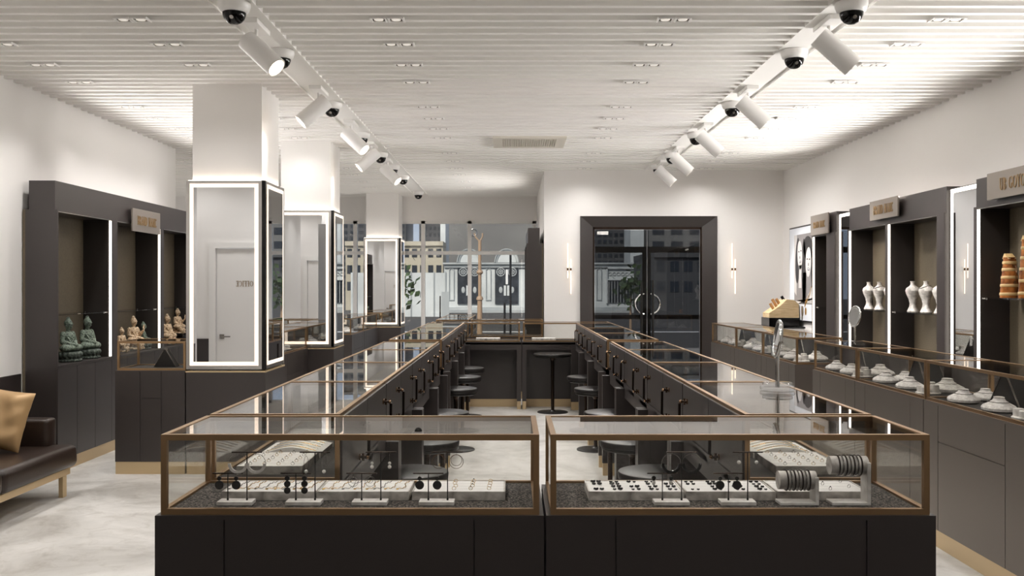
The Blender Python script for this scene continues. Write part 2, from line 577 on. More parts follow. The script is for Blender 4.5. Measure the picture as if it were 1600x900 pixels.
mb.box(1.13, 1.165, YD + .08, YD + .14, 0, 2.36); mb.box(2.655, 2.69, YD + .08, YD + .14, 0, 2.36); mb.box(1.13, 2.69, YD + .08, YD + .14, 2.325, 2.37)
mb.build('door_frame', 'bar', d)
for k, (a, b) in enumerate(((1.17, 1.905), (1.915, 2.65))):
    lf = MB().box(a, b, YD + .105, YD + .115, .01, 2.32).build('door_leaf', 'dglass', d)
    mb = MB()
    mb.box(a, b, YD + .125, YD + .15, 2.0, 2.085); mb.box(a, b, YD + .125, YD + .15, 1.06, 1.12)
    if k == 0:
        mb.box(b - .06, b, YD + .125, YD + .15, 0, 2.0)
    else:
        mb.box(a, a + .05, YD + .125, YD + .15, 0, 2.0)
    mb.build('door_rail', M['barbrown'] if 'barbrown' in M else 'bar', lf)
    xb = 1.825 if k == 0 else 1.985
    mb = MB().cyl((xb, YD + .055, .45), (xb, YD + .055, 1.58 + .03 * k), .018, 12)
    for z in (.55, 1.45):
        mb.cyl((xb, YD + .055, z), (xb, YD + .108, z), .01, 8)
    mb.build('pull_bar', 'blackm', lf, True)
    a0, a1 = (PI / 2 + .1, 3 * PI / 2 - .1) if k == 0 else (-PI / 2 + .1, PI / 2 - .1)
    mb = MB().torus((1.91 + (-.03 if k == 0 else .03), YD + .07, 1.275), .145, .013, 'Y', 20, 8, a0, a1)
    mb.build('pull_ring', 'chrome', lf, True)
    if k == 0:
        MB().box(1.2, 1.36, YD + .07, YD + .1, 2.25, 2.3, .005).build('door_closer', 'white', lf)

# office door, seen in the column mirror
d = bpy.data.objects.new('door_2', None); COL.objects.link(d); struct(d)
d.location = (-3.62, 2.2, 0); d.rotation_euler = (0, 0, PI)
mb = MB()
mb.box(-.56, -.47, -.03, .16, 0, 2.13); mb.box(.47, .56, -.03, .16, 0, 2.13); mb.box(-.47, .47, -.03, .16, 2.05, 2.13)
mb.build('door_frame', 'white', d)
pn = MB().box(-.465, .465, .02, .06, .01, 2.045).build('door_panel', 'wall', d)
lettering('OFFICE', .075, .006, 'door_lettering', 'letter', d, (.08, .02, 1.56), spread=1.05)
mb = MB().box(.36, .42, .0, .02, .8, .86).cyl((.39, -.045, .83), (.39, .0, .83), .01, 8).cyl((.39, -.045, .83), (.26, -.045, .83), .009, 8)
mb.build('door_handle', 'steel', d)

# ------------------------------------------------------------------ ceiling fittings
ys = [0.72, 1.9, 3.0, 3.6, 4.2, 4.8, 5.836, 6.428, 7.02, 7.612, 8.648, 9.24, 9.832, 10.424, 11.608, 12.348, 13.088, 13.828, 14.716, 15.6]
cols = [(-3.43, 'along the left wall'), (-2.31, 'left of the left track'), (-.757, 'right of the left track'), (.985, 'left of the right track'), (2.645, 'right of the right track')]
mb = MB()
for sx in (-.053, .053):
    mb.box(sx - .05, sx + .05, -.048, -.036, -.008, .004); mb.box(sx - .05, sx + .05, .036, .048, -.008, .004)
    mb.box(sx - .05, sx - .038, -.036, .036, -.008, .004); mb.box(sx + .038, sx + .05, -.036, .036, -.008, .004)
dl_frame = mb.mesh('frame', 'white')
dl_well = MB().box(-.038, .038, -.036, .036, -.002, .003).mesh('well', 'vent_d')
dl_lens = MB().lathe([(.027, -.006), (.03, -.002), (.03, .0)], (0, 0, 0), 14).mesh('lens', 'lens_dim')
def downlight_parts(t):
    obj('frame', dl_frame, t)
    for sx in (-.053, .053):
        w_ = obj('well', dl_well, t); w_.location.x = sx
        obj('lens', dl_lens, w_)
LIGHTS = []
for ci, (cx, cname) in enumerate(cols):
    n = 0
    for yi_, yy in enumerate(ys):
        if ci == 0 and (11.0 < yy or yy > 11):
            continue
        if ci == 1 and (7.55 < yy < 8.5 or 10.6 < yy < 11.4):
            continue
        if cx > .449 and yy > YD - .3:
            continue
        if yy < 2.1 and ci < 2:
            continue
        far_ = sum(1 for q in ys if 5.4 < q < yy)
        lab_ = 'small twin square recessed downlight %s, %s visible from the front' % (cname, ORD[far_]) if yy > 5.4 else 'small twin square recessed downlight %s, nearer than the picture, %s' % (cname, ORD[n])
        t = thing('ceiling_downlight', lab_, 'light', (cx, yy, CEIL), 0, 'twin downlights in the slatted ceiling')
        n += 1
        downlight_parts(t)
        if yi_ not in (3, 5):
            light('downlight_lamp', 'SPOT', (0, 0, -.03), DOWN * (2.3 if yy > 13.3 else 1.35 if 11 < yy < 12.9 and cx > .4 else .35 if yy > 12.9 and cx > .4 else .3 if ci == 1 and 9.5 < yy < 11 else 1.8 if ci in (2, 3) and 2.5 < yy < 4 else 1.15 if ci == 0 else 1.15 if ci in (2, 3) else 1.0), parent=t, spot_size=math.radians(120 if ci == 0 else 172 if 11 < yy < 12.9 and cx > .4 else 150), spot_blend=.6 if 11 < yy < 12.9 and cx > .4 else 1.0, shadow_soft_size=.06)
for n, (cx, yy) in enumerate(((-4.3, 2.9), (-3.1, 2.75))):  # two downlights added out of view to brighten the mirrored office wall
    t = thing('ceiling_downlight', 'added unseen twin downlight brightening the office door wall, %s of two' % ORD[n], 'light', (cx, yy, CEIL), 0, 'twin downlights in the slatted ceiling')
    downlight_parts(t)
    light('downlight_lamp', 'SPOT', (0, 0, -.03), 13, parent=t, spot_size=math.radians(165), spot_blend=.6, shadow_soft_size=.06)
# a few more over the recess on the far left
for n, (cx, yy) in enumerate(((-4.3, 12.35), (-4.3, 14.7), (-5.6, 13.1), (-5.6, 15.6))):
    t = thing('ceiling_downlight', 'small twin square recessed downlight over the far left recess, %s of four' % ORD[n], 'light', (cx, yy, CEIL), 0, 'twin downlights in the slatted ceiling')
    downlight_parts(t)
    light('downlight_lamp', 'SPOT', (0, 0, -.03), DOWN * 1.7, parent=t, spot_size=math.radians(165), spot_blend=1.0, shadow_soft_size=.06)

# dome cameras on both tracks
base_me = MB().lathe([(.086, .0), (.092, -.003), (.092, -.024), (.082, -.052), (.066, -.062)], seg=28).mesh('mount', 'white', True)
dome_me = MB().lathe([(.067, -.06), (.066, -.074), (.058, -.096), (.043, -.114), (.024, -.125), (0, -.129)], seg=24).mesh('dome', 'black', True)
lens_me = MB().cyl((0, -.04, -.084), (0, -.058, -.1), .012, 10).mesh('lens_barrel', 'steel', True)
for sx, side, yl in ((-1.6, 'left', (5.53, 6.65, 8.52, 10.2, 11.68, 12.9, 14.1, 16.4)), (1.955, 'right', (5.53, 6.65, 8.52, 10.2, 11.75, 12.85))):
    for n, yy in enumerate(yl):
        t = thing('ceiling_dome_camera', 'white and black dome security camera on the %s ceiling track, %s from the front' % (side, ORD[n]), 'camera', (sx, yy, CEIL + .012), 0, 'dome cameras on the %s track' % side)
        obj('mount', base_me, t); obj('dome', dome_me, t); obj('lens_barrel', lens_me, t)

# track spotlights
tm = MB().box(-.05, .05, -.16, .16, -.03, .002, .004).mesh('mount_box', 'white')
ts = MB().cyl((0, 0, -.03), (0, 0, -.12), .012, 12).mesh('stem', 'white', True)
def spotlight(label, x, y, aim, side, watts=110):
    t = thing('track_spotlight', label, 'light', (x, y, CEIL + .012), 0, 'cylinder spotlights on the %s track' % side)
    obj('mount_box', tm, t); obj('stem', ts, t)
    a = Vector(aim).normalized()
    p0 = Vector((0, 0, -.15)) - a * .085
    p1 = p0 + a * .27
    mb = MB().cyl(p0, p1, .066, 28)
    # open mouth
    mb.build('housing', 'white', t, True)
    mb = MB().cyl(p1 - a * .0, p1 + a * .012, .066, 28, caps=False).cyl(p1, p1 + a * .012, .058, 28, caps=False)
    mb.build('rim', 'white', t, True)
    MB().cyl(p1 + a * .0005, p1 + a * .004, .05, 24).build('lens', 'led_hot', t)
    l = light('spot_lamp', 'SPOT', p1 + a * .03, watts, parent=t, spot_size=math.radians(56), spot_blend=.8, shadow_soft_size=.045)
    l.rotation_mode = 'QUATERNION'
    l.rotation_quaternion = a.to_track_quat('-Z', 'Y')
for n, (yy, dx) in enumerate(((6.0, 1), (7.95, -1), (9.55, 1), (10.95, -1), (12.35, 1))):
    spotlight('white cylinder spotlight on the left track aimed %s, %s from the front' % ('right' if dx > 0 else 'left', ORD[n]), -1.6, yy, (dx * .68, -.22, -.64), 'left', 90 if dx > 0 else 4)
for n, yy in enumerate((5.92, 7.95, 9.7, 11.3, 12.5)):
    spotlight('white cylinder spotlight on the right track aimed right, %s from the front' % ORD[n], 1.955, yy, (.70, -.06, -.66), 'right')

# air vent
t = thing('ceiling_vent', 'cream rectangular air vent with a fine grille in the slatted ceiling', 'vent', (.19, 10.7, CEIL))
mb = MB()
mb.box(-.4, -.3, -.38, .38, -.02, .0); mb.box(.3, .4, -.38, .38, -.02, .0); mb.box(-.3, .3, -.38, -.28, -.02, .0); mb.box(-.3, .3, .28, .38, -.02, .0)
mb.build('frame', 'acwhite', t)
MB().box(-.3, .3, -.28, .28, -.004, 0).build('backing', 'vent_d', t)
mb = MB()
for i in range(25):
    x = -.3 + i * .025
    mb.box(x - .004, x + .004, -.28, .28, -.018, -.004)
for i in range(9):
    y = -.28 + i * .07
    mb.box(-.3, .3, y - .006, y + .006, -.0185, -.006)
mb.build('grille', 'acwhite', t)

# wall sconces beside the entrance
for side, x in (('left', .80), ('right', 3.10)):
    t = thing('wall_sconce', 'slim twin glowing tube wall light on the white wall %s of the entrance' % side, 'light', (x, YD, 0), 0, 'tube wall lights')
    MB().box(-.03, .045, -.02, 0, 1.72, 1.8, .003).build('wall_plate', 'white', t)
    for k, (dx, z0, z1) in enumerate(((-.022, 1.64, 2.12), (.022, 1.42, 1.9))):
        tb = MB().cyl((dx, -.045, z0), (dx, -.045, z1), .008, 10).build('tube', 'tube', t, True)
        MB().cyl((dx, -.045, 1.745), (dx, -.045, 1.78), .0115, 10).cyl((dx, -.045, 1.76), (dx, -.0, 1.76), .005, 8).build('clip', 'hw', tb)


# ------------------------------------------------------------------ mirrored columns
def column(yf, label, xr=-1.985):
    xl = xr - .64
    yb = yf + .64
    st = struct(MB().box(xl + .04, xr - .04, yf + .04, yb - .04, 0, H - .1).build('column', 'wall'))
    t = thing('mirror_cladding', label, 'mirror', ((xl + xr) / 2, yf, 0), 0, 'light framed mirrors round the columns')
    hw = .32
    z0, z1 = .845, 2.366
    t_ = .038
    mb = MB().box(-hw, hw, 0, t_, 0.1, .82).box(-hw, hw, .64 - t_, .64, 0.1, .82).box(-hw, -hw + t_, t_, .64 - t_, 0.1, .82).box(hw - t_, hw, t_, .64 - t_, 0.1, .82)
    mb.build('plinth', 'dark', t)
    mb = MB().box(-hw + .004, hw - .004, .004, .03, 0, .1).box(hw - .03, hw - .004, .03, .636, 0, .1)
    mb.build('kick_plate', 'kick', t)
    mb = MB().box(-hw - .004, hw + .004, -.004, t_, .82, .832).box(hw - t_, hw + .004, t_, .64, .82, .832).box(-hw - .004, -hw + t_, t_, .64, .82, .832)
    mb.build('brass_line', 'kick', t)
    # silver backing faces
    mb = MB().box(-hw, hw - .03, .003, t_, z0, z1).box(hw - t_, hw - .003, .03, .64, z0, z1).box(-hw + .003, -hw + t_, t_, .64, z0, z1).box(-hw, hw, .64 - t_, .638, z0, z1)
    mb.build('mirror_frame', 'silver', t)
    MB().box(hw - .03, hw, 0, .03, z0, z1).build('corner_post', 'black', t)
    mb = MB()
    a, b = -hw + .06, hw - .088
    mb.box(a, b, .0, .003, z0 + .06, z1 - .055)
    m1 = mb.build('mirror_front', 'mirror', t)
    mb = MB(); mb.box(hw - .003, hw, .09, .58, z0 + .06, z1 - .055)
    m2 = mb.build('mirror_side', 'mirror', t)
    def border(mb, box4, plane):
        u0, u1, v0, v1 = box4
        g = .03
        for (p, q, r, s) in ((u0 - g, u0, v0 - g, v1 + g), (u1, u1 + g, v0 - g, v1 + g), (u0, u1, v0 - g, v0), (u0, u1, v1, v1 + g)):
            if plane == 'front':
                mb.box(p, q, -.0005, .0035, r, s)
            else:
                mb.box(hw - .0035, hw + .0005, p, q, r, s)
    mb = MB(); border(mb, (a, b, z0 + .06, z1 - .055), 'front'); mb.build('light_border', 'led', m1)
    mb = MB(); border(mb, (.09, .58, z0 + .06, z1 - .055), 'side'); mb.build('light_border', 'led', m2)
    # cove strip on the top edge, washing the column above
    mb = MB().box(-hw + .012, hw - .04, .016, .032, z1, z1 + .003).box(hw - .032, hw - .016, .04, .6, z1, z1 + .003)
    mb.build('cove_strip', 'led_hot', t)
    return t

column(7.73, 'nearest mirrored column with a glowing border, reflecting the office door')
column(10.69, 'second mirrored column with a glowing border, behind the nearest one')
column(16.55, 'small far mirrored column with a glowing border, standing against the windows', -1.92)

# ------------------------------------------------------------------ glass counters
TOP, DECK, BAR = 1.07, .845, .017


def handle_mesh():
    mb = MB()
    pts = [(0, .004, .99), (0, .026, .992), (0, .036, .982), (0, .036, .87), (0, .026, .858), (0, .004, .86)]
    mb.tube(pts, .0065, 10)
    nf = len(mb.bm.faces)
    for z in (.991, .859):
        mb.cyl((0, 0, z), (0, .006, z), .012, 12)
        mb.ball((0, .03, z), .0085, 10, 6)
        mb.cyl((0, .014, z - .014), (0, .014, z + .014), .0048, 8)
    return mb.mesh('handle', ['bar', 'hw'], True, nf)


HANDLE = handle_mesh()


def counter(label, origin, rz, L, D, back='glass', base='knee', over=(0, 0), handles=(), group=None, front_over=.012, fin='dark'):
    pout = .07 if back == 'doors' else .01
    t = thing('display_counter', label, 'display counter', (origin[0], origin[1], 0), rz, group)
    a, b = -over[0], L + over[1]
    f = -front_over
    kd = D - .24 if base == 'knee' else D + .012
    j0, j1 = .19, L - .19
    g = .0025
    mb = MB()
    mb.box(a, b, f + .006, kd, .1, .822)                       # carcass behind the fronts
    mb.box(a, j0 - g, f, f + .006, .1, .822); mb.box(j1 + g, b, f, f + .006, .1, .822)
    mb.box(a, b, f, D + .012, .822, .835)
    if base == 'knee':
        mb.box(a, b, D - .03, D + .012, .735, .822)            # apron over the knee hole
        mb.box(a, b, D - .24, D + .012, .80, .822)
    mb.build('base', fin, t)
    MB().box(j0 + g, j1 - g, f, f + .006, .615, .822).build('drawer_front', fin, t)
    MB().box(j0 + g, j1 - g, f, f + .006, .1, .61).build('door_front', fin, t)
    MB().box(a + .002, b - .002, f + .004, kd - .01, 0, .1).build('kick_plate', 'kick', t)
    if base == 'knee':
        for x in (a, b - .05):
            p = MB().box(x, x + .05, D - .15, D + pout, .1, .80).build('post', 'dark', t)
            MB().box(x + .002, x + .048, D - .148, D + pout - .003, 0, .1).build('post_foot', 'kick', p)
    MB().box(BAR, L - BAR, BAR, D - BAR, .835, DECK).build('deck', 'carpet' if rz == 0 and origin[1] < 3 else 'deck', t)
    mb = MB()
    for z0, z1 in ((.835, .835 + BAR), (TOP - BAR, TOP)):
        mb.box(0, L, 0, BAR, z0, z1); mb.box(0, L, D - BAR, D, z0, z1)
        mb.box(0, BAR, BAR, D - BAR, z0, z1); mb.box(L - BAR, L, BAR, D - BAR, z0, z1)
    for x in (0, L - BAR):
        for y in (0, D - BAR):
            mb.box(x, x + BAR, y, y + BAR, .835 + BAR, TOP - BAR)
    mb.build('frame', 'brass', t)
    MB().box(BAR, L - BAR, BAR, D - BAR, TOP - .008, TOP - .002).build('glass_top', 'topglass', t)
    z0, z1 = .835 + BAR, TOP - BAR
    MB().box(BAR, L - BAR, .005, .010, z0, z1).build('glass_front', 'glass', t)
    MB().box(.005, .010, BAR, D - BAR, z0, z1).build('glass_side', 'glass', t)
    MB().box(L - .010, L - .005, BAR, D - BAR, z0, z1).build('glass_side', 'glass', t)
    if back == 'glass':
        MB().box(BAR, L - BAR, D - .010, D - .005, z0, z1).build('glass_back', 'glass', t)
    else:
        for k, (x0, x1) in enumerate(((.004, L / 2 - .002), (L / 2 + .002, L - .004))):
            dr = MB().box(x0, x1, D - .012, D + .008, .838, TOP - .012, .002, 1).build('back_door', 'dark', t)
            for hx in handles:
                if x0 <= hx <= x1:
                    h = obj('handle', HANDLE, dr)
                    h.location = (hx, D + .008, .0)
    return t


XLO, XLI, XRI, XRO = -1.03, -.587, .794, 1.225
DI = XLI - XLO
counter('left half of the front glass counter, holding earring stands with white pearls and black beads', (XLO, 2.815), 0, 1.11, .425, 'glass', 'knee', (.013, .013), group='front counters')
counter('right half of the front glass counter, holding two bangle stands', (.113, 2.815), 0, 1.112, .425, 'glass', 'knee', (.013, .013), group='front counters')
ROW = ((3.272, 4.42), (4.43, 5.57), (5.58, 6.72), (6.73, 7.72), (8.02, 9.2), (9.21, 10.4), (10.41, 11.84))
for i, (y0, y1) in enumerate(ROW):
    L = y1 - y0
    counter('glass counter with handled back doors in the left island row, %s behind the front counter' % ORD[i], (XLO, y1), -PI / 2, L, DI, 'doors', 'knee', handles=(L - .37, L - 1.03 if L > 1.05 else L - .9), group='left island row')
    counter('glass counter with handled back doors in the right island row, %s behind the front counter' % ORD[i], (XRO, y0), PI / 2, L, XRO - XRI, 'doors', 'knee', handles=(.37, 1.03 if L > 1.05 else .9), group='right island row')
counter('left half of the glass counter closing the far end of the aisle', (.098, 12.31), PI, 1.11, .43, 'glass', 'knee', (.013, .013), group='far end counters')
counter('right half of the glass counter closing the far end of the aisle', (1.225, 12.31), PI, 1.085, .43, 'glass', 'knee', (.013, .013), group='far end counters')
# a second island beyond
counter('far glass counter beyond the aisle, in front of the dark tall cabinet', (-.56, 13.0), 0, .98, .43, 'glass', 'solid', group='far island')
for i, (y0, y1) in enumerate(((13.0, 14.2), (14.22, 15.6))):
    counter('far glass counter near the windows, %s of the far island row' % ('near one' if i == 0 else 'rear one'), (XLO, y1), -PI / 2, y1 - y0, DI, 'glass', 'solid', group='far island')
# along the right wall
RX = 2.47
RROW = ((3.4, 4.585), (4.595, 5.73), (5.74, 6.88), (6.89, 7.85))
for i, (y0, y1) in enumerate(RROW):
    counter('glass counter of jewellery busts by the right wall cabinets, %s' % ('partly outside the frame' if i == 0 else ORD[i] + ' from the camera'), (RX, y1), -PI / 2, y1 - y0, .40, 'glass', 'solid', group='right wall counters, near run', fin='dark_floorlit')
FROW = ((8.34, 9.47), (9.48, 10.6), (10.61, 11.86))
for i, (y0, y1) in enumerate(FROW):
    counter('glass counter of jewellery busts past the gap on the right, %s in the far run' % ORD[i], (RX, y1), -PI / 2, y1 - y0, .40, 'glass', 'solid', group='right wall counters, far run', fin='dark_floorlit')
# along the left, between the columns
counter('small glass counter end facing the camera, left of the nearest mirrored column', (-3.185, 7.745), 0, .55, .43, 'glass', 'solid', (.012, .0), group='left counters')
LX = -2.28
for i, (y0, y1, lab) in enumerate(((8.40, 9.5, 'left glass counter just behind the nearest mirrored column'), (9.51, 10.66, 'left glass counter reaching the second mirrored column'),
                                   (13.6, 14.75, 'left glass counter past the second mirrored column, near the windows'), (14.77, 16.2, 'left glass counter beside the far mirrored column'))):
    counter(lab, (LX, y0), PI / 2, y1 - y0, .42, 'glass', 'solid', group='left counters')


# ------------------------------------------------------------------ tall wall cabinets
def cabinet(label, origin, rz, L, D, openings, zo=(.87, 2.1), z1=2.33, plaque=None, shelf=1.283, led='hi', hx=(0, 0), group='tall wall cabinets', uplight=1.0):
    t = thing('display_cabinet', label, 'display cabinet', (origin[0], origin[1], 0), rz, group)
    mb = MB()
    edges = [0.0]
    for a, b in openings:
        edges += [a, b]
    edges.append(L)
    for a, b in zip(edges[0::2], edges[1::2]):
        if b - a > .001:
            mb.box(a, b, 0, D - .02, zo[0], zo[1] + .018)
    mb.box(0, L, 0, D - .02, zo[0] - .02, zo[0])
    mb.box(0, L, .0, D - .02, zo[1] + .018, zo[1] + .03)
    mb.box(0, L, .008, D - .02, .1, zo[0] - .02)
    mb.build('carcass', 'dark', t)
    MB().box(hx[0], L - hx[1], .02, D - .05, zo[1] + .03, z1).build('header', 'dark', t)
    MB().box(0, L, D - .02, D, 0, zo[1] + .03).build('back_panel', 'olive', t)
    light('fill_uplight', 'AREA', (L / 2, D - .03, z1 + .014), FILL_UP * L * uplight, parent=t, shape='RECTANGLE', size=L * .9, size_y=.03, spread=math.radians(125)).rotation_euler = (math.radians(70) - PI, 0, 0)  # unseen area lamp added on the cabinet top to brighten the ceiling
    MB().box(.002, L - .002, .006, D - .02, 0, .1).build('kick_plate', 'kick', t)
    n = max(2, round(L / .36))
    for i in range(n):
        MB().box(L * i / n + .0025, L * (i + 1) / n - .0025, -.002, .008, .1, zo[0] - .022).build('door', 'dark', t)
    for a, b in openings:
        # dark lining of the niche
        for xa in (a, b - .003):
            MB().box(xa, xa + .003, .024, D - .022, zo[0], zo[1]).build('niche_lining', 'dark_in', t)
        mb = MB()
        if led == 'hi':
            mb.box(b - .01, b, .001, .02, zo[0] + .005, zo[1] + .01)
        else:
            mb.box(a, a + .01, .001, .02, zo[0] + .005, zo[1] + .01)
        mb.build('light_strip', 'led_cab', t)
        MB().box(a, b, .006, .02, zo[1] + .012, zo[1] + .0178).build('top_strip', 'silver', t)
        if shelf:
            s = MB().box(a + .006, b - .006, .03, D - .025, shelf - .008, shelf).build('glass_shelf', 'acryl', t)
            mb = MB()
            for x in (a + .05, b - .05):
                mb.cyl((x, .05, shelf - .013), (x, .05, shelf + .002), .007, 8).cyl((x, D - .06, shelf - .013), (x, D - .06, shelf + .002), .007, 8)
            mb.build('shelf_pin', 'chrome', s, True)
    if plaque:
        xc, w, zz0, zz1, text, h = plaque
        p = MB().box(xc - w / 2, xc + w / 2, -.028, -.012, zz0, zz1, .002, 1).build('name_plaque', 'plaque', t)
        MB().cyl((xc - w * .35, -.012, (zz0 + zz1) / 2), (xc - w * .35, .02, (zz0 + zz1) / 2), .01, 8).cyl((xc + w * .35, -.012, (zz0 + zz1) / 2), (xc + w * .35, .02, (zz0 + zz1) / 2), .01, 8).build('standoff', 'steel', p)
        lettering(text, h, .005, 'lettering', 'letter', p, (xc, -.028, (zz0 + zz1) / 2))
    return t


cabinet('long dark cabinet on the left wall with three niches of seated statues', (-3.67, 7.75), PI / 2, 3.5, .28,
        ((.02, 1.05), (1.18, 2.27), (2.37, 3.42)), (.87, 2.105), 2.368, (1.83, .72, 2.05, 2.27, 'BRAND NAME', .085), 1.283, 'hi', (.0, 0), uplight=.5)
RCX = 3.53
cabinet('dark right wall cabinet nearest the camera, with glazed jugs on its shelf', (RCX, 7.34), -PI / 2, 2.1, .27,
        ((.05, 1.02), (1.08, 2.05)), (.87, 2.085), 2.33, (.62, .72, 2.145, 2.34, 'UB GOYO', .085), 1.425, 'lo', uplight=.75)
cabinet('dark right wall cabinet in the middle, with stone busts in two niches', (RCX, 10.1), -PI / 2, 2.26, .27,
        ((.04, 1.02), (1.08, 2.12)), (.87, 2.085), 2.33, (1.04, .68, 2.155, 2.34, 'BRAND NAME', .082), 1.278, 'lo')
cabinet('narrow dark right wall cabinet farthest away, beside the framed poster', (RCX, 11.3), -PI / 2, .8, .27,
        ((.03, .52),), (.87, 2.085), 2.34, (.35, .62, 2.11, 2.34, 'BRAND NAME', .07), 1.278, 'lo')
cabinet('tall dark cabinet seen end on, left of the white entrance wall', (.205, 15.5), -PI / 2, 1.98, .235,
        ((.04, .95), (1.02, 1.94)), (.87, 2.1), 2.345, None, 1.28, 'hi', group=None, uplight=.4)


def slot_mirror(label, y0, y1):
    t = thing('wall_mirror', label, 'mirror', (3.57, (y0 + y1) / 2, 0), -PI / 2, 'lit mirrors between the right wall cabinets')
    h = (y1 - y0) / 2
    MB().box(-h, h, .012, .2, 0, 2.31).build('backing', 'dark', t)
    m = MB().box(-h + .03, h - .005, .006, .012, .87, 2.27).build('mirror_panel', 'mirror', t)
    MB().box(-h + .006, -h + .03, .0, .012, .87, 2.3).box(-h + .03, h, .0, .012, 2.27, 2.3).build('light_border', 'led_cab', m)
    return t
slot_mirror('tall lit mirror strip between the nearest and middle right wall cabinets', 7.36, 7.82)
slot_mirror('tall lit mirror strip between the middle and farthest right wall cabinets', 10.13, 10.48)

# ------------------------------------------------------------------ stools and the round table
def disc_seat(name, r, z, label, cat, pole_r, base_r, seat_t, group=None):
    t = thing(name, label, cat, group=group)
    MB().lathe([(r - .02, z - seat_t), (r - .004, z - seat_t + .006), (r, z - .012), (r - .005, z - .003), (r - .016, z)], seg=40).build('seat' if cat == 'stool' else 'table_top', 'stool', t, True)
    MB().lathe([(r - .03, z - seat_t - .018), (r - .012, z - seat_t - .012), (r - .012, z - seat_t)], seg=32).build('under_plate', 'blackm', t, True)
    MB().cyl((0, 0, .012), (0, 0, z - seat_t - .016), pole_r, 18).cyl((0, 0, z - seat_t - .06), (0, 0, z - seat_t - .016), pole_r, 18, r2=pole_r * 2.4).build('pole', 'bar', t, True)
    MB().lathe([(base_r, 0), (base_r, .008), (base_r - .006, .012), (.04, .016), (.025, .03)], seg=40).build('base', 'blackm', t, True)
    return t


st = Proto(disc_seat('stool', .2, .575, 'black stool placeholder text here', 'stool', .018, .175, .045))
SY = (4.86, 5.86, 7.19, 8.9, 10.08, 11.2)
for i, yy in enumerate(SY):
    st.put('low round black stool tucked under the left island row, %s from the front' % ORD[i], (-.52, yy, 0), 0, 'stools along the left row')
for i, yy in enumerate(SY[:5]):
    st.put('low round black stool tucked under the right island row, %s from the front' % ORD[i], (.745 + (.03 if i > 2 else -.01), yy, 0), 0, 'stools along the right row')
tb = disc_seat('bistro_table', .23, .715, 'small round black pedestal table standing alone at the far aisle end', 'table', .02, .185, .03)
tb.location = (.49, 11.58, 0)

# ------------------------------------------------------------------ sofa and cushion
t = thing('sofa', 'low dark brown leather sofa on brass legs against the left wall', 'sofa', (-3.17, 5.0, 0))
# x: front at 0, back at -.76; y: 0 near .. 2.05 far
MB().box(-.72, -.04, .05, 1.98, .15, .20, .004).build('rail', 'kick', t)
for y in (.06, 1.86):
    for x in (-.07, -.7):
        MB().box(x, x + .03, y, y + .06, 0, .15).build('leg', 'kick', t)
for i, (a, b) in enumerate(((.0, 1.0), (1.005, 2.03))):
    MB().box(-.6, .0, a, b, .20, .36, .045, 4).build('seat_cushion', 'leather', t, True)
MB().box(-.78, -.6, 0, 2.03, .2, .56, .03, 3).build('backrest', 'leather', t, True)
MB().box(-.62, -.17, 1.9, 2.05, .22, .555, .028, 3).build('arm', 'leather', t, True)


def pillow_mesh(w, h, d):
    bm = bmesh.new()
    n = 22
    G = {}
    for s in (1, -1):
        for i in range(n + 1):
            for j in range(n + 1):
                u, v = 2 * i / n - 1, 2 * j / n - 1
                if s < 0 and (i in (0, n) or j in (0, n)):
                    G[s, i, j] = G[1, i, j]
                    continue
                e = (max(0, 1 - u ** 4) * max(0, 1 - v ** 4)) ** .55
                wob = .012 * math.sin(5 * u + 3 * v) * (1 - abs(u)) + .01 * math.sin(9 * v - 4 * u) * abs(u)
                pin = 1 - .07 * (u * u + v * v - 2 * u * u * v * v)
                G[s, i, j] = bm.verts.new((u * w / 2 * (1 - .06 * (1 - abs(v)) * 0 - .05 * (1 - v * v)), s * d / 2 * e + wob * e, v * h / 2 * (1 - .05 * (1 - u * u))))
        for i in range(n):
            for j in range(n):
                q = [G[s, i, j], G[s, i + 1, j], G[s, i + 1, j + 1], G[s, i, j + 1]]
                bm.faces.new(q if s > 0 else q[::-1])
    mb = MB(); mb.bm.free(); mb.bm = bm
    return mb.mesh('cushion', 'satin', True)


c = obj('cushion', pillow_mesh(.37, .42, .15))
tag(c, 'shiny gold satin cushion leaning on the leather sofa', 'cushion')
c.location = (-3.55, 6.66, .592)
c.rotation_euler = (-.3, .16, .05)

# ------------------------------------------------------------------ statues
def union_mesh(mb, name, mat, voxel):
    me = mb.mesh('tmp', mat)
    o = bpy.data.objects.new('tmp', me)
    COL.objects.link(o)
    r = o.modifiers.new('r', 'REMESH'); r.mode = 'VOXEL'; r.voxel_size = voxel
    s = o.modifiers.new('s', 'SMOOTH'); s.iterations = 3; s.factor = .5
    dg = bpy.context.evaluated_depsgraph_get()
    out = bpy.data.meshes.new_from_object(o.evaluated_get(dg))
    out.name = name
    bpy.data.objects.remove(o); bpy.data.meshes.remove(me)
    out.materials.clear(); out.materials.append(M[mat])
    for p in out.polygons:
        p.use_smooth = True
    zm = min(v.co.z for v in out.vertices)
    if zm < 0.05:
        for v in out.vertices:
            v.co.z -= zm
    return out


def limb(mb, pts, rs):
    for (p, q), (r, s) in zip(zip(pts, pts[1:]), zip(rs, rs[1:])):
        mb.cyl(p, q, r, 12, r2=s)
    for p, r in zip(pts, rs):
        mb.ball(p, r, 12, 8)


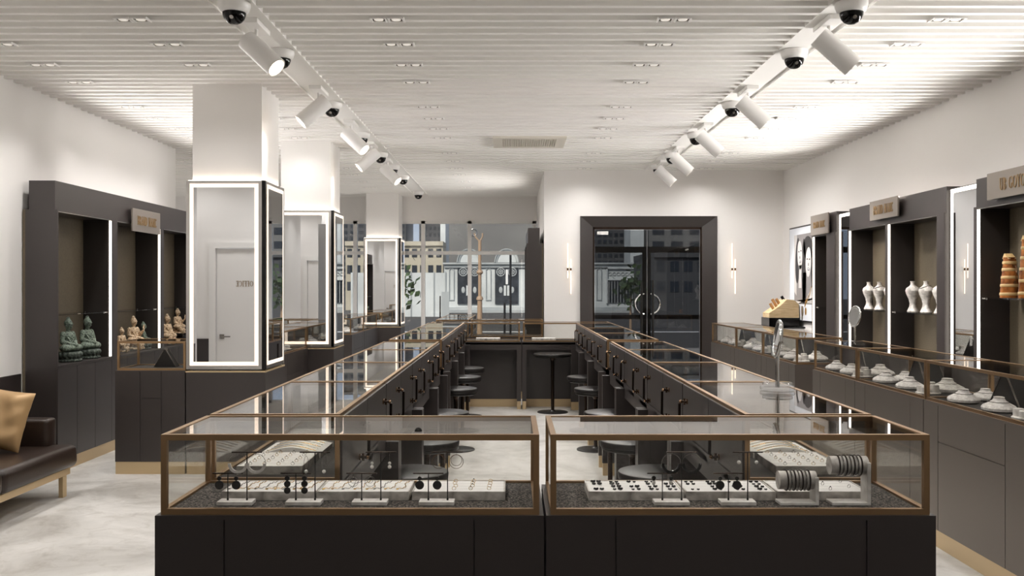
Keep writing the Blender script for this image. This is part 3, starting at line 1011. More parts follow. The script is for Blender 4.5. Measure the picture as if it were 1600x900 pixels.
def buddha(raised=False):
    b = MB()
    b.ball((0, -.06, .30), (.25, .19, .085)).ball((-.2, -.07, .295), (.13, .14, .082)).ball((.2, -.07, .295), (.13, .14, .082))
    limb(b, [(-.22, -.1, .30), (.02, -.2, .33)], (.062, .04)); limb(b, [(.22, -.1, .30), (-.02, -.22, .36)], (.062, .04))
    b.ball((0, .03, .42), (.145, .12, .15)).ball((0, .03, .55), (.165, .11, .115))
    b.ball((-.165, .03, .6), .062).ball((.165, .03, .6), .062)
    limb(b, [(-.18, .03, .59), (-.225, 0, .43), (-.05, -.17, .37)], (.058, .052, .034))
    if raised:
        limb(b, [(.18, .03, .59), (.235, -.03, .44), (.24, -.16, .56)], (.058, .05, .032))
        b.ball((.24, -.175, .63), (.036, .018, .055))
        for k in range(4):
            limb(b, [(.213 + k * .018, -.175, .66), (.21 + k * .02, -.178, .725 - abs(k - 1.5) * .008)], (.011, .008))
        limb(b, [(.205, -.175, .61), (.185, -.18, .65)], (.011, .009))
    else:
        limb(b, [(.18, .03, .59), (.225, 0, .43), (.05, -.17, .37)], (.058, .052, .034))
    b.ball((0, -.2, .375), (.075, .05, .026))
    b.cyl((0, .02, .62), (0, .01, .76), .052, 14)
    b.ball((0, 0, .80), (.083, .092, .112), 18, 12).ball((0, .018, .835), (.092, .094, .092), 18, 12).ball((0, .02, .93), .046)
    b.ball((-.088, .012, .785), (.014, .022, .052)).ball((.088, .012, .785), (.014, .022, .052))
    b.ball((0, -.094, .79), (.013, .016, .03)).ball((0, -.085, .748), (.03, .014, .01))
    b.ball((-.035, -.083, .815), (.024, .014, .01)).ball((.035, -.083, .815), (.024, .014, .01))
    # robe folds
    for k in range(5):
        b.tube([(-.16 + .02 * k, .0 - .03 * k, .62 - .05 * k), (-.02, -.095 - .012 * k, .52 - .055 * k), (.13, -.06 - .02 * k, .44 - .03 * k)], .011, 6)
    b.tube([(.14, -.02, .63), (.06, -.1, .5), (-.03, -.12, .42)], .014, 6)
    return b


def lotus():
    b = MB()
    b.lathe([(.30, 0), (.32, .012), (.32, .035), (.27, .05), (.24, .075), (.25, .1), (.3, .12), (.31, .17), (.28, .215), (0, .225)], seg=32, sy=.85)
    for row, (z, r, n, s) in enumerate(((.155, .3, 16, .062), (.105, .27, 16, .05), (.03, .315, 26, .03))):
        for i in range(n):
            a = 2 * PI * (i + .5 * row) / n
            b.ball((r * math.cos(a), .85 * r * math.sin(a), z), (s * .75, s * .75, s), 8, 6)
    return b


def rock():
    b = MB()
    rnd = random.Random(3)
    b.box(-.26, .26, -.2, .2, 0, .05)
    for i in range(46):
        b.ball((rnd.uniform(-.25, .25), rnd.uniform(-.2, .18), rnd.uniform(.03, .2)), (rnd.uniform(.04, .085),) * 3, 8, 6)
    return b


BODY = union_mesh(buddha(), 'figure', 'patina', .011)
BODYR = union_mesh(buddha(True), 'figure', 'gilt', .011)
LOTUS = union_mesh(lotus(), 'lotus_base', 'patinad', .012)
ROCK = union_mesh(rock(), 'rock_base', 'gilt', .014)
BODYG = BODY.copy(); BODYG.materials.clear(); BODYG.materials.append(M['gilt'])


def statue(label, body, bname, base, loc, h, rz):
    t = thing('buddha_statue', label, 'statue', loc, rz, 'seated statues in the left cabinet')
    obj('figure', body, t); obj(bname, base, t)
    k = h / .975
    t.scale = (k * .9, k * .9, k)
    return t


RZ = PI / 2 - .25
statue('green bronze seated statue on a lotus base, leftmost in the left cabinet', BODY, 'lotus_base', LOTUS, (-3.795, 8.22, .8715), .382, RZ)
statue('green bronze seated statue on a lotus base, second in the left cabinet', BODY, 'lotus_base', LOTUS, (-3.795, 8.59, .8715), .382, RZ)
statue('tiny green seated statue beside the two large green ones', BODY, 'lotus_base', LOTUS, (-3.79, 8.86, .8715), .15, RZ)
statue('small pale gilt seated statue at the left of the second niche', BODYG, 'rock_base', ROCK, (-3.79, 9.33, .8715), .25, RZ)
statue('gilt seated statue with a raised hand in the second niche', BODYR, 'rock_base', ROCK, (-3.80, 9.65, .8715), .35, RZ - .1)
statue('slender green seated statue right of the gilt one in the second niche', BODY, 'lotus_base', LOTUS, (-3.79, 9.88, .8715), .285, RZ + .7)
statue('gilt seated statue at the left of the third niche', BODYG, 'rock_base', ROCK, (-3.795, 10.58, .8715), .345, RZ)
plinth = MB().box(-.1, .1, -.13, .13, 0, .1, .004).build('display_plinth', 'black')
plinth.location = (-3.80, 10.92, .871)
tag(plinth, 'black block under the tallest gilt statue in the third niche', 'plinth')
statue('tallest gilt seated statue, on a black block in the third niche', BODYR, 'rock_base', ROCK, (-3.80, 10.92, .973), .3, RZ)

# ------------------------------------------------------------------ busts and jugs in the right cabinets
bm_ = MB().lathe([(.072, 0), (.078, .008), (.07, .018), (.048, .05), (.041, .08), (.056, .12), (.086, .165), (.098, .196), (.086, .22), (.05, .236), (.031, .25), (.028, .27), (.034, .278), (.034, .282)], seg=32, sy=.62)
bust_me = bm_.mesh('bust', 'marble', True)
nk = MB().tube([(.075 * math.cos(a), .047 * math.sin(a) - .008, .238 - .03 * (1 - math.sin(-a)) * (a < 0) * 0 - .022 * max(0, -math.sin(a))) for a in [2 * PI * i / 26 for i in range(26)]], .004, 6, True)
neck_me = nk.mesh('necklace', 'steel', True)
for niche, ys_ in (('far', (9.86, 9.58, 9.3)), ('near', (8.78, 8.5, 8.22))):
    for i, yy in enumerate(ys_):
        b = thing('jewellery_bust', 'pale stone necklace bust on the %s shelf of the middle cabinet, %s from left' % (niche, ORD[i]), 'bust', (3.665, yy, 1.2795), -PI / 2 - .15, 'stone busts in the middle right cabinet')
        obj('bust', bust_me, b)
        if i == 1:
            obj('necklace', neck_me, b)
b = thing('jewellery_bust', 'lone pale stone bust low in the farthest right cabinet', 'bust', (3.66, 10.9, .8715), -PI / 2)
obj('bust', bust_me, b)


def jug(label, y, h, z):
    t = thing('glazed_jug', label, 'jug', (3.68, y, z), -PI / 2)
    k = h / .3
    MB().lathe([(.066, 0), (.068, .004), (.056, .15 * k), (.045, .26 * k), (.042, h)], seg=28).build('body', 'amber', t, True)
    mb = MB()
    for f in (.06, .27, .47, .66, .83):
        r = .068 + (.042 - .068) * f
        mb.lathe([(r + .0005, f * h), (r + .003, f * h + .004), (r + .002, f * h + .018), (r, f * h + .022)], seg=28)
    mb.build('band', 'horn', t, True)
    MB().tube([(.046, 0, h * .8), (.09, 0, h * .78), (.1, 0, h * .62), (.085, 0, h * .42), (.06, 0, h * .36)], .005, 8).build('handle', 'hw', t, True)
    MB().prism([(-.05, h - .01), (-.02, h + .03), (.02, h + .004), (.042, h - .01)], 'Y', -.03, .03).build('spout', 'horn', t)
    return t
jug('banded amber horn jug with a handle, shorter of two on the shelf', 7.1, .3, 1.4265)
jug('taller banded amber horn jug at the right picture edge', 6.84, .42, 1.4265)
b = MB().lathe([(.1, 0), (.12, .02), (.12, .14), (.11, .17), (0, .18)], seg=24, sx=.7).build('lacquer_box', 'amber', None, True)
b.location = (3.66, 6.6, .871)
tag(b, 'round amber lacquer box low in the nearest right cabinet', 'box')

# ------------------------------------------------------------------ poster and wooden display by the far right corner
t = thing('framed_poster', 'framed black and white poster of two smiling women with gold jewellery', 'poster', (XR, 12.2, 0), -PI / 2)
# local x: towards the camera; the poster spans x -.85 .. .75
MB().box(-.86, .75, -.035, -.002, 1.06, 2.31).build('frame', 'blackm', t)
pa = MB().box(-.84, .73, -.039, -.035, 1.08, 2.29).build('sheet', 'paper', t)
def blob(cx, cz, rx, rz, n=28, a=0.0):
    return [(cx + rx * math.cos(2 * PI * i / n) * math.cos(a) - rz * math.sin(2 * PI * i / n) * math.sin(a), cz + rx * math.cos(2 * PI * i / n) * math.sin(a) + rz * math.sin(2 * PI * i / n) * math.cos(a)) for i in range(n)]
def layer(k, name, mat, polys):
    mb = MB()
    for p in polys:
        mb.prism(p, 'Y', -.0392 - .0006 * k, -.039)
    mb.build(name, mat, pa)
layer(1, 'print_ground', 'photo_m', [[(-.62, 1.29), (.6, 1.29), (.6, 2.2), (-.62, 2.2)]])
layer(2, 'print_light_ground', 'photo_l', [[(.1, 1.6), (.6, 1.6), (.6, 2.2), (.2, 2.2)], [(-.62, 1.45), (-.52, 1.4), (-.5, 2.2), (-.62, 2.2)]])
layer(3, 'print_hair', 'photo_d', [blob(-.47, 1.86, .1, .3, a=-.08), blob(-.2, 1.72, .09, .42), blob(-.02, 2.0, .2, .16, a=-.3), blob(.17, 1.72, .09, .3, a=.1), [(-.26, 1.3), (-.1, 1.3), (-.1, 1.7), (-.24, 1.7)]])
layer(4, 'print_face', 'photo_l', [blob(-.37, 1.93, .105, .19, a=.12), blob(-.01, 1.83, .115, .19, a=-.1), [(-.42, 1.5), (-.3, 1.5), (-.3, 1.8), (-.4, 1.8)], [(-.56, 1.33), (-.46, 1.29), (-.1, 1.36), (.3, 1.62), (.6, 1.7), (.6, 1.4), (.3, 1.3), (-.2, 1.32)]])
layer(5, 'print_feature', 'photo_d', [blob(-.41, 1.975, .024, .009), blob(-.32, 1.985, .024, .009), blob(-.355, 1.84, .035, .014, a=.2), blob(-.365, 1.9, .012, .02), blob(-.055, 1.87, .026, .01), blob(.04, 1.865, .026, .01), blob(-.005, 1.74, .045, .018, a=-.1), blob(-.005, 1.8, .012, .022)])
layer(6, 'print_smile', 'paper', [blob(-.005, 1.742, .032, .008, a=-.1), blob(-.355, 1.842, .022, .006, a=.2)])
layer(6, 'print_jewellery', 'gold', [blob(-.12, 1.31, .07, .018, a=.9), blob(-.04, 1.36, .07, .014, a=.9), blob(-.12, 1.2, .03, .05), blob(.06, 1.44, .1, .012, a=1.0)])
layer(6, 'print_bracelet', 'silver', [blob(-.26, 1.2, .05, .07), blob(-.27, 1.12, .02, .05)])

t = thing('wall_console', 'white console with a black top against the far right wall', 'console', (3.555, 12.75, 0))
MB().box(-.2, .2, -.42, .42, .0, .98, .004).build('body', 'white', t)
MB().box(-.21, .21, -.43, .43, .98, 1.0).build('top', 'black', t)
t = thing('jewellery_rack', 'pale wooden stepped jewellery rack on the black tray in the far corner', 'rack', (3.555, 12.72, 1.111), 0)
q = MB().box(-.2, .2, -.2, .2, -.11, 0, .004).build('tray', 'black', t)
mb = MB()
mb.prism([(-.19, 0), (.2, 0), (.2, .17), (.14, .23), (.04, .24), (-.04, .16), (-.19, .06)], 'Y', -.16, .16)
for i in range(7):
    x = -.14 + i * .05
    mb.box(x - .003, x + .003, -.163, -.16, 0, .06 + .02 * i)
mb.build('block', 'wood', t)
for k, (x, z, l, m) in enumerate(((-.1, .1, .1, 'woodd'), (-.05, .13, .13, 'woodd'), (-.01, .17, .09, 'woodd'), (.06, .22, .07, 'black'))):
    p0 = Vector((x, -.06 + .03 * k, z)); dd = Vector((-.5, 0, .85)).normalized()
    n0 = 0
    mb = MB(); mb.cyl(p0 - dd * .01, p0 + dd * l, .02, 8)
    mb.build('peg', m, t)

# ------------------------------------------------------------------ earring stands in the front counters
ZD = DECK + .0012


def earring_stand(label, cx):
    t = thing('earring_stand', label, 'stand', (cx, 2.905, ZD), 0, 'earring stands in the front counters')
    MB().box(-.053, .053, -.024, .024, 0, .012, .001, 1).build('base', 'marblew', t)
    for x, h, nm in ((-.026, .093, 'short'), (.032, .157, 'tall')):
        p = MB().cyl((x, 0, .012), (x, 0, h), .0017, 10).cyl((x, 0, .012), (x, 0, .018), .003, 10).build('post', 'blackm', t, True)
        MB().cyl((x - .046, 0, h), (x + .046, 0, h), .0022, 10).build('crossbar', 'bar', p, True)
    return t


def disc(mb, x, z, r):
    mb.cyl((x, -.002, z), (x, .002, z), r, 26)


def earring_mesh(kind):
    """origin on the crossbar, hanging down; returns [(part name, mesh)]"""
    out = []
    wire = MB().tube([(0, 0, -.0), (.003, -.003, .003), (0, -.004, -.004), (0, 0, -.008)], .0006, 6)
    if kind == 'disc':
        mb = MB(); disc(mb, 0, -.013, .0062); disc(mb, 0, -.033, .0132)
        out.append(('drop', mb.mesh('drop', 'blackm', True)))
    elif kind == 'bead':
        mb = MB()
        for z, r in ((-.0125, .0075), (-.0295, .0098), (-.0495, .0098)):
            disc(mb, 0, z, r)
        out.append(('drop', mb.mesh('drop', 'blackm', True)))
    elif kind == 'twobead':
        out.append(('drop', MB().ball((0, 0, -.0125), .0072).mesh('drop', 'black', True)))
        out.append(('pearl', MB().ball((0, 0, -.0252), .0058).mesh('pearl', 'pearl', True)))
    elif kind in ('crescent_w', 'crescent_k'):
        mb = MB().torus((0, 0, -.032), .0295, .0007, 'Y', 36, 6)
        out.append(('hoop', mb.mesh('hoop', 'steel', True)))
        mb = MB()
        k = 20
        P = [(.0302 * math.cos(a), -.032 + .0302 * math.sin(a)) for a in [PI + PI * i / k for i in range(k + 1)]]
        Q = [(.0215 * math.cos(a), -.031 + .0235 * math.sin(a)) for a in [2 * PI - PI * i / k for i in range(k + 1)]]
        for i in range(k):
            mb.prism([P[i], P[i + 1], Q[k - i - 1], Q[k - i]], 'Y', -.002, .002)
        out.append(('crescent', mb.mesh('crescent', 'marblew' if kind.endswith('w') else 'black')))
    elif kind == 'ring2':
        out.append(('hoop', MB().torus((0, 0, -.026), .021, .0008, 'Y', 32, 6).torus((0, 0, -.022), .0165, .0007, 'Y', 32, 6).mesh('hoop', 'hw', True)))
    elif kind == 'ringk':
        out.append(('hoop', MB().torus((0, 0, -.022), .0155, .0007, 'Y', 28, 6).torus((0, 0, -.018), .009, .0006, 'Y', 24, 6).mesh('hoop', 'steel', True)))
    elif kind == 'oval':
        pts = [(.0065 * math.cos(a), 0, -.031 + .0215 * math.sin(a)) for a in [2 * PI * i / 28 for i in range(28)]]
        out.append(('loop', MB().tube(pts, .0006, 6, True).mesh('loop', 'steel', True)))
        out.append(('pearl', MB().ball((0, 0, -.056), .0058).mesh('pearl', 'pearl', True)))
    elif kind == 'chain':
        out.append(('chain', MB().cyl((0, 0, -.004), (0, 0, -.03), .0006, 6).mesh('chain', 'steel', True)))
        out.append(('pearl', MB().ball((0, 0, -.031), .005).ball((0, 0, -.042), .0058).mesh('pearl', 'pearl', True)))
    elif kind == 'longchain':
        out.append(('chain', MB().cyl((0, 0, -.004), (0, 0, -.024), .0006, 6).mesh('chain', 'steel', True)))
        out.append(('pearl', MB().ball((0, 0, -.028), .006).mesh('pearl', 'pearl', True)))
    out.insert(0, ('ear_wire', wire.mesh('ear_wire', 'steel', True)))
    return out


PRE = {'disc': 'black double disc earring', 'bead': 'earring of three black discs', 'twobead': 'black and white bead earring', 'crescent_w': 'hoop earring with a white crescent',
       'crescent_k': 'hoop earring with a black crescent', 'ring2': 'double thin hoop earring', 'ringk': 'small thin double ring earring', 'oval': 'long oval wire earring with a pearl', 'chain': 'chain earring with two pearls',
       'longchain': 'short chain earring with one pearl'}
STANDS = ((-.834, 'leftmost', 'disc', .0255, 'crescent_w', .0275), (-.628, 'second', 'bead', .026, 'oval', .027), (-.429, 'third', 'ringk', .0255, 'chain', .0265),
          (-.227, 'fourth', 'disc', .0265, 'ring2', .0265), (.481, 'fifth', 'twobead', .026, 'crescent_k', .031), (.681, 'rightmost', 'disc', .0255, 'longchain', .0265))
for cx, nm, k1, o1, k2, o2 in STANDS:
    earring_stand('marble earring stand with two T bars holding %ss, %s of six' % (PRE[k1].replace('earring', '').strip() if 0 else 'earring', nm) if 0 else 'white marble earring stand with two T bars, %s of the six in front' % nm, cx)
    for dx, z, kind, off, tier in ((-.026, .0905, k1, o1, 'low'), (.032, .1545, k2, o2, 'high')):
        parts = earring_mesh(kind)
        for sgn, side in ((-1, 'left'), (1, 'right')):
            t = thing('earring', '%s, %s end of %s bar, %s stand' % (PRE[kind], side, tier, nm), 'earring', (cx + dx + sgn * off, 2.905, ZD + z), 0, 'earrings on the stands')
            for pn, me in parts:
                obj(pn, me, t)

# bangle holders
def bangle_holder(label, x0, x1, zc, nm):
    t = thing('bangle_stand', label, 'stand', (x0, 2.91, ZD), 0)
    w = x1 - x0
    MB().box(0, w, -.028, .03, 0, .009, .001, 1).build('base', 'marblew', t)
    MB().box(w - .011, w, -.028, .03, .009, zc - ZD + .012, .001, 1).build('upright', 'marblew', t)
    MB().cyl((0, 0, zc - ZD), (w - .004, 0, zc - ZD), .0275, 36).build('bar', 'marble', t, True)
    for i in range(7):
        x = x0 + .024 + i * (w - .05) / 6
        b = MB().torus((0, 0, 0), .0302, .0024, 'X', 36, 8)
        o = b.build('bangle', 'steel' if i % 2 else 'bar', None, True)
        o.location = (x, 2.91, zc)
        tag(o, '%s bangle on the %s marble bangle stand, %s from the left' % ('silver' if i % 2 else 'dark bronze', nm, ORD[i]), 'bangle', 'bangles on the marble stands')
bangle_holder('low marble bangle stand with seven bangles, left of the two', .806, .922, .918, 'low')
bangle_holder('tall marble bangle stand with seven bangles, right of the two', .961, 1.078, .963, 'tall')

# ------------------------------------------------------------------ jewellery trays
ring_band = MB().torus((0, 0, .008), .0085, .0011, 'Y', 22, 6).mesh('band', 'gold', True)
ring_gem = MB().ball((0, 0, .0185), (.003, .003, .0028), 8, 6).mesh('gem', 'gem', True)
ring_band_s = ring_band.copy(); ring_band_s.materials.clear(); ring_band_s.materials.append(M['steel'])
cluster = MB().ball((0, 0, .003), (.006, .005, .004), 8, 6).ball((.004, .006, .003), .0038, 8, 6).ball((-.004, .006, .003), .0038, 8, 6).mesh('earring_stud', 'gem', True)
link = MB()
pts = []
for i in range(34):
    f = i / 33
    pts.append((.02 * math.sin(f * 5.4) * (1 - f), -.055 + .12 * f, .003 + .0015 * math.sin(40 * f)))
chain_me = link.tube(pts, .0011, 6).ball((pts[0][0], pts[0][1] - .003, .003), (.0045, .0055, .002), 8, 6).mesh('bracelet', 'gold', True)
chain_sm = chain_me.copy(); chain_sm.materials.clear(); chain_sm.materials.append(M['steel'])
N_TRAY = {}


def tray(label, x0, x1, y0, y1, h=.027, group='marble jewellery trays', rows=4):
    t = thing('jewellery_tray', label, 'tray', ((x0 + x1) / 2, (y0 + y1) / 2, ZD), 0, group)
    w, d = (x1 - x0) / 2, (y1 - y0) / 2
    mb = MB().box(-w, w, -d, d, 0, h - .004).box(-w, -w + .004, -d, d, h - .004, h).box(w - .004, w, -d, d, h - .004, h).box(-w + .004, w - .004, -d, -d + .004, h - .004, h).box(-w + .004, w - .004, d - .004, d, h - .004, h)
    mb.build('body', 'marble', t)
    mb = MB()
    n = rows
    for i in range(n):
        a, b = -d + .005 + (2 * d - .01) * i / n, -d + .005 + (2 * d - .01) * (i + 1) / n
        mb.box(-w + .005, w - .005, a + .001, b - .001, h - .004, h - .0015)
    mb.build('pad', 'velvet', t)
    return t


def ring(label, x, y, z, rz, gold=True, gem=True):
    t = thing('ring', label, 'ring', (x, y, z), rz, 'rings on the trays')
    t.scale = (.7, .7, .6)
    obj('band', ring_band if gold else ring_band_s, t)
    if gem:
        obj('gem', ring_gem, t)


ZT = ZD + .0255
# left front counter: two trays of bracelets and one of rings
tray('marble tray of fine gold bracelets at the left of the left front counter', -.894, -.606, 2.955, 3.13)
tray('marble tray of fine bracelets in the middle of the left front counter', -.602, -.318, 2.955, 3.13)
tray('marble tray of gold ring pairs at the right of the left front counter', -.308, -.021, 2.955, 3.13)
for k, (x0, nm, n) in enumerate(((-.894, 'left', 9), (-.602, 'middle', 8))):
    for i in range(n):
        o = obj('bracelet', chain_me if (i + k) % 3 else chain_sm)
        o.location = (x0 + .03 + i * .228 / (n - 1), 3.045, ZT)
        o.rotation_euler = (0, 0, -.25 + random.uniform(-.12, .12))
        tag(o, 'fine %s bracelet, %s from the left in the %s tray of the left front counter' % ('gold' if (i + k) % 3 else 'silver', ORD[i], nm), 'bracelet', 'bracelets in the left front counter')
for r_, yy in enumerate((2.99, 3.03, 3.07, 3.105)):
    for c_ in range(4):
        if r_ == 3 and c_ == 0:
            continue
        ring('gold ring, row %d column %d of the ring tray in the left front counter' % (r_ + 1, c_ + 1), -.235 + c_ * .055 + random.uniform(-.004, .004), yy, ZT, random.uniform(-.3, .3), True, c_ % 2 == 0)
# right front counter: two trays of dark earrings and one of rings
tray('marble tray of dark gem earrings at the left of the right front counter', .236, .529, 2.955, 3.13)
tray('marble tray of dark gem earrings in the middle of the right front counter', .536, .811, 2.955, 3.13)
tray('marble tray of rings behind the bangle stands in the right front counter', .817, 1.10, 2.955, 3.13)
for x0, nm, nc, w_ in ((.236, 'left', 5, .29), (.536, 'middle', 4, .27)):
    for r_, yy in enumerate((2.985, 3.025, 3.065, 3.1)):
        for c_ in range(nc):
            if (r_ * 3 + c_ * 2) % 7 == 3:
                continue
            cx = x0 + .035 + c_ * (w_ - .06) / (nc - 1)
            for s_, side in ((-1, 'left'), (1, 'right')):
                o = obj('stud_earring', cluster)
                o.location = (cx + s_ * .009, yy, ZT)
                k = random.uniform(.6, 1.1)
                o.scale = (k, k, k)
                tag(o, 'dark stud, %s of pair, row %d column %d, %s tray, right front counter' % (side, r_ + 1, c_ + 1, nm), 'earring', 'stud earrings in the right front counter')
for r_, yy in enumerate((2.985, 3.02, 3.06, 3.1)):
    for c_ in range(4):
        if (r_ + c_) % 2:
            continue
        ring('silver ring, row %d column %d of the tray behind the bangle stands' % (r_ + 1, c_ + 1), .85 + c_ * .07, yy, ZT, .5, False, c_ % 2 == 0)

# island rows: ring trays, curved velvet displays and bracelet trays
def wave(label, x0, x1, y0, y1):
    t = thing('curved_display', label, 'display', ((x0 + x1) / 2, (y0 + y1) / 2, ZD), 0, 'curved velvet displays')
    w, d = (x1 - x0) / 2, (y1 - y0) / 2
    MB().box(-w, w, -d, d, 0, .02).build('body', 'marble', t)
    n = 20
    P = [(-w + 2 * w * i / n, .0205 + .022 * max(0, math.sin(PI * i / n)) ** 1.5) for i in range(n + 1)]
    MB().prism(P + [(w, .02), (-w, .02)], 'Y', -d, d).build('pad', 'velvet', t, True)
    return t, P


for side, sg, x0, x1 in (('left', 1, -.965, -.735), ('right', -1, .925, 1.16)):
    for ci, (ya, yb) in enumerate(ROW[:4]):
        cn = ORD[ci]
        if ci < 3:
            tray('wide ring tray in the %s counter of the %s island row' % (cn, side), x0, x1, ya + .09, ya + .39, .03, 'trays in the island rows', 5)
            for r_ in range(5):
                for c_ in range(4 if ci < 1 else 3):
                    if ci > 0 and (r_ + c_) % 2:
                        continue
                    ring('gold ring, row %d column %d of the ring tray in the %s %s island counter' % (r_ + 1, c_ + 1, cn, side), x0 + .04 + c_ * (.05 if ci < 1 else .07), ya + .12 + r_ * .06, ZD + .0285, random.uniform(-.4, .4), (r_ + c_) % 3 > 0)
            wv, P = wave('white curved velvet display in the %s counter of the %s island row' % (cn, side), x0, x1, ya + .41, ya + .66)
            for k in range(5 if ci < 2 else 0):
                yy = ya + .44 + k * .045
                mb = MB().tube([(p[0], 0, p[1] + .001) for p in P[2:-2]], .0016, 6)
                o = mb.build('bracelet', 'steel' if k % 2 else 'gold', None, True)
                o.location = ((x0 + x1) / 2, yy, ZD)
                tag(o, '%s bracelet, %s on the curved display in the %s %s island counter' % ('silver' if k % 2 else 'gold', ORD[k], cn, side), 'bracelet', 'bracelets on the curved displays')
        tray('bracelet tray behind the curved display in the %s counter of the %s island row' % (cn, side), x0, x1, ya + .68, min(ya + 1.0, yb - .06), .03, 'trays in the island rows', 6)
for (xa, ya, lab) in ((.25, 11.98, 'right'), (-.45, 11.98, 'left')):
    tray('pale tray in the %s half of the far end counter' % lab, xa, xa + .3, ya, ya + .2, .027, 'trays in the far counters')

# ------------------------------------------------------------------ displays in the right wall counters
fb = Proto(thing('necklace_stand', 'placeholder label for the stand', 'stand', group='flat necklace stands in the right counters'))
obj('pad', MB().lathe([(.098, 0), (.112, .008), (.114, .022), (.104, .034), (.07, .05), (.044, .064), (.034, .078), (.036, .084), (.022, .087)], seg=32, sx=.82, sy=1.0).mesh('pad', 'greyfelt', True), fb.root)
obj('necklace', MB().tube([(.064 * math.cos(a) * .82, .064 * math.sin(a), .0555) for a in [2 * PI * i / 28 for i in range(28)]], .0022, 6, True).mesh('necklace', 'steel', True), fb.root)


def ring_pedestal():
    t = thing('ring_pedestal', 'placeholder label for pedestal', 'stand', group='ring pedestals in the right counters')
    obj('plate', MB().lathe([(.07, 0), (.074, .003), (.074, .008), (.07, .011)], seg=36).mesh('plate', 'greyfelt', True), t)
    for x, y, h in ((-.03, -.03, .045), (-.032, .025, .05), (.03, -.022, .058), (.03, .032, .07)):
        obj('post', MB().lathe([(.026, .011), (.026, h - .003), (.023, h)], (x, y, 0), 26).mesh('post', 'marblew', True), t)
    return t


rp = Proto(ring_pedestal())


def tent():
    t = thing('divider_prism', 'placeholder label for the prism', 'display', group='dark triangular displays in the right counters')
    obj('body', MB().prism([(-.165, 0), (.165, 0), (.006, .195), (-.006, .195)], 'X', -.06, .07).mesh('body', 'blackm'), t)
    mb = MB()
    for s in (-1, 1):
        mb.prism([(s * .171, 0), (s * .165, 0), (s * .005, .195), (s * .011, .199)], 'X', -.063, -.055)
        mb.prism([(s * .171, 0), (s * .165, 0), (s * .005, .195), (s * .011, .199)], 'X', .065, .073)
    obj('edge_trim', mb.mesh('edge_trim', 'steel'), t)
    return t


tp = Proto(tent())
RUN = [(r, 'near run', i) for i, r in enumerate(RROW)] + [(r, 'far run', i) for i, r in enumerate(FROW)]
for (ya, yb), run, i in RUN:
    where = '%s right counter, %s' % (ORD[i], run)
    s = 1.0 if yb - ya > 1.0 else .84
    for f, nm in ((.5, 'nearer'), (.9, 'farther')):
        fb.put('pale necklace stand at the front glass, %s one, %s' % (nm, where), (2.585, ya + f * s, ZD), 0.0, scale=.9)
    rp.put('cluster of pale ring pedestals on a plate, %s' % where, (2.575, ya + .2 * s, ZD), 0)
    tp.put('dark triangular prism display with steel edges, %s' % where, (2.765, ya + .68 * s, ZD), 0)
    fb.put('pale necklace stand at the rear, %s' % where, (2.74, ya + .30 * s, ZD), .4)
    if yb - ya > 1.0:
        fb.put('small pale necklace stand at the far end, %s' % where, (2.76, ya + 1.0 * s, ZD), .4, scale=.8)

# left counters: a few dark trays and prisms, seen in reflections
tp.put('dark triangular prism display in the small left end counter', (-2.87, 7.98, ZD), PI / 2 + PI, scale=(.6, .55, .75))
for k, (yy, nm) in enumerate(((8.75, 'just behind the nearest column'), (9.9, 'before the second column'), (14.0, 'past the second column'), (15.2, 'beside the far column'))):
    fb.put('pale necklace stand in the left counter %s' % nm, (-2.42, yy, ZD), PI)
    rp.put('cluster of pale ring pedestals in the left counter %s' % nm, (-2.42, yy + .3, ZD), PI)

# ------------------------------------------------------------------ vanity mirrors standing on the counters
def vanity(label, loc, rz, tilt):
    t = thing('vanity_mirror', label, 'mirror', loc, rz, 'round vanity mirrors on the counters')
    MB().lathe([(.07, 0), (.072, .003), (.072, .012), (.068, .016)], seg=36).lathe([(.06, .02), (.062, .022), (.062, .03), (.058, .032)], seg=36).build('base', 'acryl', t, True)
    MB().cyl((0, 0, 0.016), (0, 0, .15), .009, 16).build('stem', 'chrome', t, True)
    h = MB()
    n0 = h.n()
    h.torus((0, 0, .215), .076, .007, 'Y', 40, 10)
    h.cyl((0, .004, .215), (0, .010, .215), .074, 40)
    rot = Matrix.Translation((0, 0, .215)) @ Matrix.Rotation(tilt, 4, 'X') @ Matrix.Translation((0, 0, -.215))
    h.xform_from(n0, rot)
    hd = h.build('head', 'chrome', t, True)
    g = MB(); g.cyl((0, -.003, .215), (0, .003, .215), .0715, 40); g.xform_from(0, rot)
    g.build('glass', 'mirror', hd)
    return t
vanity('round chrome vanity mirror on the right wall counter, tilted', (2.57, 7.2, TOP + .001), -1.37, -.15)
vanity('chrome vanity mirror seen edge on, on the right island counter', (1.12, 4.05, TOP + .001), -1.70, -.12)

# ------------------------------------------------------------------ the street outside
def tagx(o, label, cat, group=None):
    return tag(o, label, cat, group)


